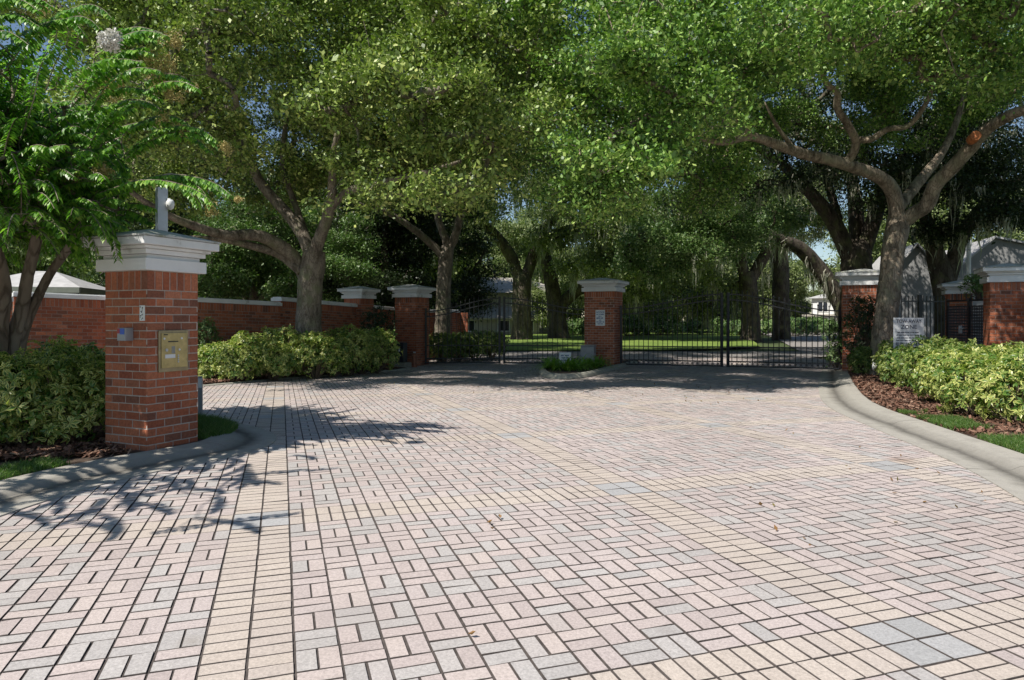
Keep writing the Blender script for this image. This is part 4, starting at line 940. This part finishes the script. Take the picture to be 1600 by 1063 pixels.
# ------------------------------------------------------------------ the slender multi-stemmed tree at the left (arching leafy sprays)
ct = thing('flowering_tree', 'slender multi-stemmed tree with arching leafy sprays and one white flower head', 'tree', (XP(10,8.4), 8.4, zg(8.4)+.1))
def crape():
    stems = [[(8,600,8.4,.105),(14,550,8.4,.09),(32,490,8.4,.075),(44,430,8.35,.065),(58,370,8.3,.06),(75,300,8.2,.04),(90,220,8.1,.025)],
             [(18,590,8.5,.08),(36,520,8.5,.066),(56,470,8.5,.058),(80,425,8.5,.05),(112,380,8.4,.045),(140,320,8.3,.03),(165,250,8.2,.02)],
             [(-4,590,8.3,.10),(0,520,8.25,.085),(6,470,8.2,.075),(4,420,8.15,.06),(-20,340,8,.04),(-40,240,7.8,.025)],
             [(-10,590,8.6,.09),(-40,500,8.6,.08),(-90,400,8.5,.06),(-150,300,8.3,.04)]]
    trunk, sk = limbs_mesh(stems, n=12, wob=.08)
    tr = [[(185,300,7.6),(215,287,7.5),(245,275,7.4),(290,274,7.3),(335,286,7.2),(362,306,7.1)], [(270,277,7.35),(295,282,7.3),(318,300,7.2),(330,322,7.15)],
      [(195,250,7.8),(226,226,7.7),(258,210,7.6),(290,206,7.5),(320,213,7.4),(342,230,7.35)], [(190,215,7.9),(205,200,7.8),(240,188,7.7),(265,192,7.6),(282,203,7.55)],
      [(150,180,7.9),(175,165,7.8),(203,157,7.7),(235,162,7.6),(256,176,7.5)], [(130,150,7.6),(150,115,7.5),(172,92,7.4),(205,78,7.3),(240,84,7.25)], [(135,140,7.5),(165,112,7.4),(200,98,7.3),(222,95,7.25)],
      [(10,110,7),(40,68,6.9),(75,42,6.8),(118,26,6.7),(142,32,6.65),(156,46,6.6)], [(160,80,7.4),(190,58,7.3),(225,48,7.2),(262,56,7.1)], [(-30,40,6.9),(0,24,6.8),(35,22,6.7),(68,42,6.6)],
      [(225,130,7.6),(252,117,7.5),(280,118,7.4),(302,130,7.3)], [(60,300,7.4),(100,280,7.3),(130,268,7.2),(152,280,7.1)], [(150,240,7.6),(170,205,7.5),(185,180,7.4),(210,168,7.35)], [(85,140,7.2),(100,100,7.1),(118,72,7.0),(122,52,6.95)],
      [(30,200,7.1),(48,150,7),(60,100,6.9),(80,78,6.85)], [(190,320,7.7),(215,318,7.6),(240,325,7.55)], [(110,300,7.7),(135,330,7.6),(145,365,7.55),(150,395,7.5)], [(-20,15,6.8),(15,-5,6.7),(50,-8,6.6),(80,10,6.5)]]
    sprays = []
    for s in tr:
        sprays.append(catmull([tuple(P(*q)) for q in s], 8))
        for k in range(2):
            o_ = rng.normal(0,1,3)*np.array((14,11,.22)); t_ = rng.normal(0,7,2); n_ = len(s); sprays.append(catmull([tuple(P(q[0]-8+o_[0]+t_[0]*i/n_, q[1]+6+o_[1]+t_[1]*i/n_, q[2]+o_[2])) for i, q in enumerate(s)], 8))
    ctr = np.array(P(30,270,8.0)); ctr[0] -= .6
    for it in range(2300):
        ctr = np.array(P(20,250,8.0)) - np.array((.6,0,0)) if it % 2 else np.array(P(30,350,7.7)) - np.array((.4,0,0))
        d = unit(rng.normal(0,1,(1,3)))[0]; d[2] = abs(d[2])*.9-.15; rad = rng.uniform(.25,1.0)
        s0 = ctr + d*np.array((1.9,2.0,1.55))*rad; dd = d*np.array((1,1,.5)) + np.array((0,0,.45)) + rng.normal(0,.35,3); dd /= np.linalg.norm(dd); L = rng.uniform(.35,.85); p = s0.copy(); pts = [p.copy()]
        for k in range(12):
            dd = dd + np.array((0,0,-.09)); dd /= np.linalg.norm(dd); p = p + dd*L/12; pts.append(p.copy())
        pts = np.array(pts); x, y = proj(pts[-1:]); xm, ym = proj(pts[:1])
        if pts[:,1].min() < 2.5: continue
        lim = 205 if y[0] > 170 else 70
        if (x[0] > lim or xm[0] > lim) : continue
        if y[0] > 432 + min(0,(90-x[0])*.25) : continue
        sprays.append(pts)
    # part of the crown reaching towards the viewer, outside the left edge of the frame
    for _ in range(130):
        s0 = np.array((-5.7,5.1,3.2)) + rng.normal(0,1,3)*np.array((.85,.9,.5)); dd = rng.normal(0,.5,3) + np.array((.6,-.3,.35)); dd /= np.linalg.norm(dd); L = rng.uniform(.5,.95); p = s0.copy(); pts = [p.copy()]
        for k in range(12):
            dd = dd + np.array((0,0,-.1)); dd /= np.linalg.norm(dd); p = p + dd*L/12; pts.append(p.copy())
        pts = np.array(pts); x, y = proj(pts)
        if x.max() > -60: continue
        sprays.append(pts)
    tb = MB(); VV = []; FF = []; EE = []; b = 0; P_, D_, N_, S_ = [], [], [], []
    for si, s in enumerate(sprays):
        seg = np.linalg.norm(np.diff(s, axis=0), axis=1); L = seg.sum(); cum = np.concatenate([[0], np.cumsum(seg)])
        tb.tube([Vector(q) for q in s[::2]], list(np.linspace(.008,.003,len(s[::2]))), 4, cap=False)
        n = int(L/.028); side = 1
        for k in range(n):
            u = L*(k+.5)/n; i = min(np.searchsorted(cum, u)-1, len(s)-2); i = max(i,0); f = (u-cum[i])/(seg[i]+1e-9); p = s[i]*(1-f)+s[i+1]*f; t_ = (s[i+1]-s[i])/(seg[i]+1e-9)
            lat = np.cross(t_, (0,0,1.0)); lat /= np.linalg.norm(lat)+1e-9
            for side in (-1,1):
                d = lat*side*.75 + t_*.35 + np.array((0,0,-.62)) + rng.normal(0,.16,3); nr = np.cross(t_, d)*side + np.array((0,0,.5)) ; nr = np.array((0,0,1.0)) + lat*side*.8 + rng.normal(0,.2,3)
                P_.append(p); D_.append(d); N_.append(nr); S_.append(rng.uniform(.078,.108)*(1 - .35*abs(2*k/n-1)**3))
    V, Fa, e = folded_leaves(np.array(P_), np.array(D_), np.array(N_), np.array(S_), .55, .18, .16)
    idx_mesh('crown', V, Fa, M['leaf_crape'], ct)
    # twigs to the sprays
    cl = np.array([s[0] for s in sprays]); q_ = twig_tree(sk[8:], cl, r0=.006, rmax=.03); trunk.add(q_.v, q_.f); trunk.add(tb.v, tb.f); trunk.build('trunk', M['bark_crape'], ct, smooth=True, world=True)
    def cluster(name, px, py, y, r, n, size, mt, flat=1.0, asp=.8):
        c = np.array(P(px,py,y)); k_ = rng.integers(0, 9, n); o_ = np.clip(rng.normal(0, r*.36, (9,3)), -r*.5, r*.5) if name != 'flower_head' else rng.normal(0, r*.3, (9,3))
        p = c + o_[k_] + np.clip(rng.normal(0, r*.22, (n,3)), -r*.4, r*.4)*np.array((1,1,flat))
        o = np_mesh(name, leaf_quads(p, size, asp, up=.3), 4, mt, ct); return o
    cluster('flower_head', 172, 63, 6.2, .125, 2200, .028, M['petal'], .8)
    for px, py, y, r in ((268,62,7.15,.15),(240,105,7.5,.22),(262,110,7.6,.2),(165,140,7.6,.2),(352,232,7.35,.1),(330,328,7.15,.09),(374,312,7.1,.07),(300,135,7.4,.09),(258,186,7.5,.1),(285,205,7.5,.08),(180,150,7.9,.17),(60,20,6.8,.18),(20,275,7.2,.13),(75,270,7.2,.12),(115,275,7.2,.12),(160,265,7.3,.13),(10,230,7.1,.11),(270,150,7.8,.13),(240,130,7.9,.13)):
        cluster('seed_tassel', px, py, y, r, int(560*r/.15*r/.15)+80, .019, M['seed'], .85)
crape()

# ------------------------------------------------------------------ shrubs
def shrub(label, x, y, rw, hgt, nwh, size, mat, name='variegated_shrub', cat='shrub', z=None, leafl=7, group=None, rd=None):
    z0 = zg(y) + .06 if z is None else z
    t = thing(name, label, cat, (x, y, z0), 0, group); rd = rd or rw
    # dome of whorls: several bumps make the outline uneven
    bumps = [(np.array((0,0,hgt*.45)), np.array((rw,rd,hgt*.55)))]
    for _ in range(5):
        a = rng.uniform(0, 2*math.pi); q = rng.uniform(.35,.6)
        bumps.append((np.array((math.cos(a)*rw*q, math.sin(a)*rd*q, hgt*rng.uniform(.35,.68))), np.array((rw*.5, rd*.5, hgt*.36))))
    C = []; Nn = []
    for c, r in bumps:
        m = int(nwh*1.45*(2.2 if c[0] == 0 and c[1] == 0 else .55)/4.95) + 2; d = unit(rng.normal(0,1,(m,3))); d[:,2] = np.where(d[:,2] < -.72, -d[:,2], d[:,2])
        rr = rng.uniform(.72,1.04,(m,1)); C.append(c + d*r*rr); Nn.append(unit(d/r))
    C = np.concatenate(C); Nn = np.concatenate(Nn); ok = C[:,2] > .03; C = C[ok]; Nn = Nn[ok]
    n = len(C); ax = unit(Nn*1.0 + np.array((0,0,.55)) + rng.normal(0,.28,(n,3)))
    ax = unit(ax + rng.normal(0,.38,(n,3))); h = np.cross(ax, unit(rng.normal(0,1,(n,3)))); h = unit(h); k = np.cross(ax, h); yel = np.clip(rng.normal(.86,.38,n),0,1.2)
    Pp, Dd, Nr, Ss = [], [], [], []
    wh = rng.uniform(.75,1.25,n)
    for j in range(leafl):
        a = 2*math.pi*j/leafl + rng.normal(0,.3,n)
        r_ = np.cos(a)[:,None]*h + np.sin(a)[:,None]*k
        Dd.append(r_*.95 + ax*rng.uniform(-.45,.65,(n,1))); Pp.append(C + ax*.01 + r_*.008); Nr.append(ax + r_*.2); Ss.append(size*.86*wh*rng.uniform(.6,1.15,n))
    # order by whorl
    st = lambda L: np.stack(L, 1).reshape(-1, L[0].shape[-1]) if L[0].ndim == 2 else np.stack(L, 1).reshape(-1)
    V, Fa, e = folded_leaves(st(Pp), st(Dd), st(Nr), st(Ss), .46, .22, .15)
    e = e*np.repeat(np.repeat(yel, leafl)*rng.uniform(.6,1.15,n*leafl), 5); V = V + np.array((x, y, z0)); idx_mesh('foliage', V, Fa, mat, t, ('edge', e))
    mb = MB()
    for i in range(0, n, max(1, n//40)):
        b = Vector(C[i]); mb.tube([Vector((b.x*.15, b.y*.15, -.05)), Vector((b.x*.6, b.y*.6, b.z*.55)), b], [.012,.009,.006], 4, cap=False)
    mb.build('stems', M['twig'], t); return t
for px, y, rw, h, lab in ((28,7.75,.62,1.02,'front variegated shrub at the foot of the slim tree stems'),(112,8.0,.60,1.0,'front variegated shrub touching the large brick pillar'),(70,9.1,.7,1.1,'variegated shrub behind the two front ones beside the large pillar'),(-70,7.4,.65,1.05,'front variegated shrub cut off by the photo edge'),(150,9.6,.6,1.05,'variegated shrub tucked behind the large pillar and below the wall'),(-20,9.3,.7,1.1,'variegated shrub behind the slender tree trunk')):
    shrub(lab, XP(px,y), y, rw, h, 430, .098, M['leaf_var'], group='variegated shrubs beside the large pillar')
for px, y, rw, h, lab in ((338,17.9,.55,.92,'brightest yellow shrub at the near end of the hedge beside the large pillar'),(392,18.2,.72,1.22,'tall hedge shrub second from the large pillar'),(372,17.6,.55,.85,'low front hedge shrub near the large pillar'),(440,18.9,.75,1.32,'tall hedge shrub between the oak trunk and the large pillar'),(428,18.2,.6,.95,'low front hedge shrub just before the oak trunk, large pillar side'),(492,19.0,.72,1.22,'hedge shrub directly in front of the oak trunk'),(545,20.3,.85,1.40,'tallest hedge shrub, between the oak trunk and the wall pier'),(520,19.6,.6,1.0,'low front hedge shrub below the oak trunk'),(585,21.4,.80,1.30,'hedge shrub at the end beside the dark control box'),(565,20.9,.6,1.0,'low front hedge shrub near the control box')):
    shrub(lab, XP(px,y), y, rw, h, 380, .115, M['leaf_var'], group='hedge shrubs in front of the garden wall')
for px, y, rw, h, lab in ((1592,9.5,.62,.92,'sunlit yellow shrub cut off by the photo edge beside the lawn strip'),(1528,10.3,.62,.92,'sunlit yellow shrub standing foremost behind the lawn strip'),(1610,11.0,.65,1.0,'yellow shrub in the second row at the photo edge'),(1556,11.9,.65,1.0,'yellow shrub in the second row behind the foremost pair'),(1487,11.9,.58,.90,'front yellow shrub below the walk gate'),(1512,13.4,.7,1.02,'yellow green shrub below the walk gate handle'),(1448,13.9,.62,.92,'front shrub between the tow sign and the walk gate'),(1470,15.2,.7,1.08,'tall shrub beside the tow sign below the picket fence'),(1420,15.5,.6,.92,'front shrub directly below the tow sign'),(1432,17.2,.7,1.08,'green yellow shrub behind the tow sign'),(1402,18.0,.55,.95,'shrub hugging the leaning trunk on its sign side'),(1352,19.8,.45,.75,'small yellow shrub between the leaning trunk and gate pillar'),(1590,14.5,.75,1.0,'shrub in shade by the forward running wall')):
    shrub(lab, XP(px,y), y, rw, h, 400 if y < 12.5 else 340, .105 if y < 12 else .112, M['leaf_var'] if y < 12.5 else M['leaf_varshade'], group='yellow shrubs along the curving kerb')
for px, y, lab in ((690,27.9,'shaded hedge shrub inside the gate, next to the control box pillar'),(716,28.4,'shaded hedge shrub inside the gate, second from the control box pillar'),(742,29,'shaded hedge shrub inside the gate, third from the control box pillar'),(766,29.6,'hedge shrub inside the gate at the lawn end of its row')):
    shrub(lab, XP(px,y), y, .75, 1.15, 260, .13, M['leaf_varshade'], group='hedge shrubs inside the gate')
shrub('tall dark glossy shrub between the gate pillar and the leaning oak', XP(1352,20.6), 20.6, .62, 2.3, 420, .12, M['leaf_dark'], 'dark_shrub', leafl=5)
shrub('dark climbing shrub on the gate side of the pillar behind the leaning oak', XP(1309,22.3), 22.3, .45, 1.5, 220, .12, M['leaf_green'], 'dark_shrub', leafl=5)
shrub('dark shrub growing over the wall beside the mossy pier', XP(588,24.2), 24.2, .7, 2.1, 300, .12, M['leaf_dark'], 'dark_shrub', leafl=5)
shrub('small dark shrub against the wall behind the large pillar', XP(326,19.0), 19.0, .4, 1.55, 160, .11, M['leaf_green'], 'dark_shrub', leafl=5)
shrub('leafy tuft growing on top of the wall by the small mossy pillar', XP(1532,21.5), 21.5, .55, .8, 160, .13, M['leaf_green'], 'dark_shrub', z=2.1, leafl=5)
for px, y, w_, h, lab in ((935,55,1.6,1.5,'bright green bush on the far lawn close to the notice pillar'),(1242,58,2.0,1.5,'bright green bush on the far lawn before the white house'),(985,56,1.7,1.7,'green bush on the far lawn just past the notice pillar'),(1275,62,2.2,1.5,'clipped dark bush before the white house'),(1100,60,2.2,1.6,'green bush between the notice pillar and the forked lawn oak'),(905,60,1.8,1.4,'small bush at the base of the twin limbed oak'),(1035,58,2.0,1.6,'bush at the back of the lawn under the low rounded tree'),(1190,60,2,1.3,'low bush between the two lawn trunks'),(1150,59,1.8,1.2,'low bush beside the forked lawn oak')):
    shrub(lab, XP(px,y), y, w_, h, 240, .34, M['leaf_green'], 'garden_bush', leafl=5, group='bushes on the far lawn')

for x, y in ((6.7,7.6),(7.6,8.6),(6.2,6.0),(7.3,6.6)):
    shrub('yellow shrub of the kerb bed beyond the edge of the photo', x, y, .65, .95, 260, .112, M['leaf_var'], group='yellow shrubs along the curving kerb')
# lilies on the island
def lily(x, y, label, n=38, L=.55):
    V = []
    for _ in range(n):
        a = rng.uniform(0,2*math.pi); d = np.array((math.cos(a),math.sin(a),0)); s = np.array((-d[1],d[0],0)); l = L*rng.uniform(.6,1.1); w_ = .022; el = rng.uniform(.5,1.35); pts = []; p = d*.03; 
        for k in range(5):
            pts.append((p.copy(), w_*(1-.9*(k/4)**2))); e2 = el - k*.42; p = p + (d*math.cos(e2)+np.array((0,0,1))*math.sin(e2))*l/4
        for k in range(4): V += [pts[k][0]-s*pts[k][1], pts[k][0]+s*pts[k][1], pts[k+1][0]+s*pts[k+1][1], pts[k+1][0]-s*pts[k+1][1]]
    V = np.array(V); f = np.arange(len(V)).reshape(-1,4)
    me = idx_mesh('strap_leaf_plant', V, f, M['leaf_lily'], None); me.location = (x,y,zg(y)+.1)
    return tag(me, label, 'plant', 'strap leaved plants on the island')
for px, y, lab in ((856,21.9,'strap leaved plant at the rounded tip of the island'),(866,21.2,'strap leaved plant between the island tip and its sign'),(874,22.6,'strap leaved plant behind the island sign'),(896,21.0,'strap leaved plant between the island sign and the cabinet'),(908,21.6,'strap leaved plant in the middle of the island'),(918,22.2,'tall strap leaved plant before the operator cabinet'),(930,22.4,'strap leaved plant between cabinet and pillar'),(938,23.0,'strap leaved plant touching the foot of the notice pillar'),(884,20.9,'small strap leaved plant below the island sign')):
    lily(XP(px,y), y, lab, 60, .78)

# ------------------------------------------------------------------ grass, mulch, fallen leaves
def scatter_poly(poly, n):
    p = np.array(poly); lo = p.min(0); hi = p.max(0); q = rng.uniform(lo, hi, (n*3,2)); q = q[inpoly(q[:,0], q[:,1], poly)]; return q[:n]
def grass(name, q, dz, hmin, hmax, wd=.006):
    n = len(q); z = np.array([zg(v) for v in q[:,1]]) + dz; b = np.stack([q[:,0],q[:,1],z],1); a = rng.uniform(0,2*math.pi,n); s = np.stack([np.cos(a),np.sin(a),0*a],1)*wd/2*rng.uniform(.7,1.5,(n,1))
    ln = rng.normal(0,.55,(n,3)); ln[:,2] = 0; h = rng.uniform(hmin,hmax,(n,1)); tip = b + np.array((0,0,1))*h + ln*h; m = b + np.array((0,0,1))*h*.55 + ln*h*.3
    V = np.stack([b-s, b+s, m+s*.8, m-s*.8, m-s*.8, m+s*.8, tip+s*.1, tip-s*.1], 1).reshape(-1,3)
    o = np_mesh(name, V, 4, M['grass']); return tag(o, kind='stuff')
def rag(q, sc_, thr):   # patchy cover
    v = np.sin(q[:,0]*sc_*1.3+1.1)*np.sin(q[:,1]*sc_+.4) + .5*np.sin(q[:,0]*sc_*2.9+q[:,1]*sc_*2.3); return q[v > thr]
def idx_at(path, px, py):
    g = np.array(G(px,py)); return int(np.argmin([np.linalg.norm(p-g) for p in path]))
ia, ib = idx_at(left_path, -150, 850), idx_at(left_path, 222, 742)
gl = [tuple(p) for p in offset_path(left_path, .77)[ia:ib]] + [tuple(p) for p in offset_path(left_path, 1.2)[ia:ib]][::-1]
grass('grass', rag(scatter_poly(gl, 8000), 2.2, -.8), .06, .03, .075)
g2 = [(-3.58,8.1),(-3.45,8.55),(-3.55,9.05),(-4.0,9.6),(-4.8,10.2),(-5.5,10.4),(-5.3,9.4),(-4.4,8.8),(-3.85,8.3)]
grass('grass', scatter_poly(g2, 16000), .055, .05, .11)
ri = offset_path(right_path, .70); 
def along(path, a, b, offs0, offs1):
    k = len(path); i0, i1 = int(a*k), int(b*k); return [tuple(p) for p in offset_path(path, offs0)[i0:i1]] + [tuple(p) for p in offset_path(path, offs1)[i0:i1]][::-1]
def frac_at(px, py):
    g = np.array(G(px,py)); return np.argmin([np.linalg.norm(p-g) for p in right_path])/len(right_path)
f1 = frac_at(1415,692)
grass('grass', scatter_poly(along(right_path, f1, .999, .77, 1.75), 42000), .06, .04, .095)
f2, f3 = frac_at(1342,660), frac_at(1392,682)
grass('grass', rag(scatter_poly(along(right_path, f2, f3, .77, 1.3), 9000), 4, -.45), .06, .04, .09)
f4, f5 = frac_at(1316,648), frac_at(1336,657)
grass('grass', rag(scatter_poly(along(right_path, f4, f5, .77, 1.2), 3500), 4, -.2), .06, .04, .08)
def mulch(name, q, dz):
    n = len(q); z = np.array([zg(v) for v in q[:,1]]) + dz + rng.uniform(0,.035,n); c = np.stack([q[:,0],q[:,1],z],1); d = unit(rng.normal(0,1,(n,3))*np.array((1,1,.35))); s = unit(np.cross(d, rng.normal(0,.35,(n,3))+np.array((0,0,1))))
    L = rng.uniform(.02,.065,(n,1)); w_ = rng.uniform(.006,.018,(n,1)); u = np.cross(s, d)*.004
    V = np.stack([c-d*L-s*w_+u, c+d*L-s*w_+u, c+d*L+s*w_+u, c-d*L+s*w_+u], 1).reshape(-1,3); return tag(np_mesh(name, V, 4, M['mulch']), kind='stuff')
mulch('mulch_litter', np.concatenate([scatter_poly(along(right_path, 0, f1, .77, 3.0), 36000), scatter_poly(along(right_path, f1, .999, 1.7, 3.0), 14000)]), .055)
mulch('mulch_litter', scatter_poly(along(back_path, .25, .97, .12, 2.6), 30000), .05)
mulch('mulch_litter', np.concatenate([scatter_poly([(-8,6.2),(-3.95,7.2),(-4.6,7.9),(-5,9.5),(-9,9.5)], 16000)]), .055)
for k, (px, py, s) in enumerate(((760,820,.034),(783,813,.032),(772,829,.03),(731,996,.03))):
    x, y = G(px, py); d = ('curled orange brown fallen leaf', 'dark curled fallen leaf touching its brown neighbour', 'flat dark fallen leaf below the other two', 'small golden fallen leaf near the bottom of the photo')[k]
    V, Fa, e = folded_leaves(np.array([(0,0,.018)]), np.array([(math.cos(k*2),math.sin(k*2),.15)]), np.array([(0,0,1.)]), np.array([s*1.4]), .62, -.25, .5)
    t = idx_mesh('fallen_leaf', V, Fa, M['deadleaf']); t.location = (x,y,zg(y)); tag(t, d + ' on the pavers', 'leaf', 'fallen leaves on the pavers')
lt = scatter_poly([G(1100,650),G(1300,650),G(1560,760),G(1500,860),G(1150,850)], 60); lt = np.concatenate([lt, scatter_poly([G(500,600),G(840,590),G(1250,600),G(1250,640),G(800,620)], 500)])
z = np.array([zg(v) for v in lt[:,1]])+.006; tag(np_mesh('leaf_litter', leaf_quads(np.stack([lt[:,0],lt[:,1],z],1), .04, .6, up=6), 4, M['deadleaf']), kind='stuff')

# ------------------------------------------------------------------ buildings
def facade_window(t, x0, x1, z0, z1, y, fr=.08):
    q = MB(); q.box(x0-fr,x1+fr,y-.06,y-.003,z0-fr,z0); q.box(x0-fr,x1+fr,y-.06,y-.003,z1,z1+fr); q.box(x0-fr,x0,y-.06,y-.003,z0+.001,z1-.001); q.box(x1,x1+fr,y-.06,y-.003,z0+.001,z1-.001); q.box((x0+x1)/2-.03,(x0+x1)/2+.03,y-.05,y-.003,z0+.001,z1-.001)
    w_ = q.build('window', M['trim'], t); g = MB(); g.box(x0+.002,x1-.002,y-.03,y-.004,z0+.002,z1-.002); g.build('pane', M['glass'], w_)
def hip(mb, x0,x1,y0,y1,z,h,rx,ov=.5):
    x0-=ov;x1+=ov;y0-=ov;y1+=ov; cy=(y0+y1)/2
    mb.add([(x0,y0,z),(x1,y0,z),(x1,y1,z),(x0,y1,z),(x0+rx,cy,z+h),(x1-rx,cy,z+h)], [(0,1,5,4),(1,2,5),(2,3,4,5),(3,0,4),(3,2,1,0)])
hy = 66.0
t = thing('house', 'grey two storey house with dark windows beyond the lawn oaks', 'house', (XP(780,hy), hy, zg(hy)), R(10))
mb = MB(); mb.box(-6.2,6.8,0,9,-.2,3.9); mb.box(-5.2,3.2,-3.2,-.003,-.2,1.55); mb.build('wall', M['siding'], t)
mb = MB(); hip(mb,-6.2,6.8,0,9,3.905,1.7,4.2); mb.build('roof', M['shingle'], t)
mb = MB(); mb.add([(-5.7,-3.8,1.5),(3.7,-3.8,1.5),(3.7,-.01,2.65),(-5.7,-.01,2.65),(-5.7,-3.8,1.36),(3.7,-3.8,1.36),(3.7,-.01,2.5),(-5.7,-.01,2.5)], [(0,1,2,3),(7,6,5,4),(0,4,5,1),(1,5,6,2),(3,2,6,7),(0,3,7,4)]); mb.build('lower_roof', M['shingle'], t)
for x in (-4.6,-2.4,1.2,3.8): facade_window(t, x, x+1.0, 2.75, 3.65, 0)
for x in (-3.8,-.6,1.6): facade_window(t, x, x+1.0, .35, 1.25, -3.2)
facade_window(t, 4.4, 5.6, .5, 1.9, 0)
hy = 74.0
t = thing('house', 'white two storey house with a columned porch at the far end of the drive', 'house', (XP(1268,hy), hy, zg(hy)), R(-38))
mb = MB(); mb.box(0,9,0,8,-.2,3.6); mb.build('wall', M['housewhite'], t)
mb = MB(); hip(mb,0,9,0,8,3.605,1.3,3.2,.4); mb.build('roof', M['shinglelight'], t)
mb = MB(); mb.box(-.4,9.2,-2.2,-.003,1.7,1.9); mb.build('porch_roof', M['shingle'], t)
for x in (0,2.2,4.4,6.6,8.8):
    mb = MB(); mb.box(x-.12,x+.12,-2.0,-1.76,-.2,1.7); mb.build('porch_column', M['trim'], t)
for x in (.7,2.6,4.5,6.4): facade_window(t, x, x+.9, 2.2, 3.2, 0)
for x in (.7,2.6,4.5,6.4): facade_window(t, x, x+.9, 0, 1.4, 0)
# grey stucco house on the right, two gables
t = thing('house', 'pale grey stucco house with two plain gables behind the picket fence', 'house', (XP(1500,34), 34, zg(34)), R(-16))
def gable(mb, x0, x1, y0, y1, ze, zp, xp):
    mb.add([(x0,y0,-.3),(x1,y0,-.3),(x1,y0,ze),(xp,y0,zp),(x0,y0,ze),(x0,y1,-.3),(x1,y1,-.3),(x1,y1,ze),(xp,y1,zp),(x0,y1,ze)], [(0,1,2,3,4),(9,8,7,6,5),(0,5,6,1),(1,6,7,2),(4,9,5,0),(2,7,8,3),(3,8,9,4)])
mb = MB(); gable(mb,-3.6,-.15,0,8,3.2,5.3,-1.9); gable(mb,-.14,8.5,.8,9,3.9,5.6,1.7); mb.build('wall', M['stucco'], t)
mb = MB()
for x0,x1,xp,ze,zp,y0,y1 in ((-3.6,-.15,-1.9,3.2,5.3,-.25,8),(-.14,8.5,1.7,3.9,5.6,.55,9)):
    for a,za in ((x0,ze),(x1,ze)):
        dx = (a-xp); e = .12; a2 = a+dx*.04; z2 = za-(zp-za)*.04
        mb.add([(xp,y0,zp+.02),(a2,y0,z2+.02),(a2,y1,z2+.02),(xp,y1,zp+.02),(xp,y0,zp+e),(a2,y0,z2+e),(a2,y1,z2+e),(xp,y1,zp+e)], [(0,3,2,1),(4,5,6,7),(0,1,5,4),(1,2,6,5),(2,3,7,6),(3,0,4,7)])
mb.build('roof', M['shinglelight'], t)
q = Vector((XP(1513.5,32), 32, 0)); mb = MB(); dp = thing('vent_pipe', 'white vertical pipe rising in front of the stucco house', 'pipe', (q.x,q.y,zg(32)))
mb.tube([(0,0,0),(0,0,2),(0,0,zl(378,32)-zg(32))], .095, 12); mb.build('pipe', M['trim'], dp)
mb = MB(); mb.tube([(0,0,zl(384,32)-zg(32)),(0,0,zl(374,32)-zg(32))], .13, 12); mb.build('pipe_cap', M['trim'], dp)
# pavilion beyond the wall, left
gy = 23.5; t = thing('pavilion', 'small pavilion with pale shingled hip roof behind the garden wall', 'pavilion', (XP(68,gy), gy, zg(gy)), R(12))
mb = MB(); ze = zl(452,gy)-zg(gy); hh = (452-424)/F*gy
mb.add([(-1.75,-1.75,ze),(1.75,-1.75,ze),(1.75,1.75,ze),(-1.75,1.75,ze),(-.35,0,ze+hh),(.35,0,ze+hh)], [(0,1,5,4),(1,2,5),(2,3,4,5),(3,0,4),(3,2,1,0)]); mb.build('roof', M['shinglelight'], t)
mb = MB(); 
for a,b in (((-1.72,-1.72),(1.72,-1.72)),((1.72,-1.72),(1.72,1.72)),((1.72,1.72),(-1.72,1.72)),((-1.72,1.72),(-1.72,-1.72))): mb.bar((*a,ze-.09),(*b,ze-.09),.06,.17)
mb.build('fascia', M['fascia'], t)
for a in ((-1.5,-1.5),(1.5,-1.5),(1.5,1.5),(-1.5,1.5)):
    mb = MB(); mb.box(a[0]-.08,a[0]+.08,a[1]-.08,a[1]+.08,-.1,ze-.02); mb.build('post', M['fascia'], t)
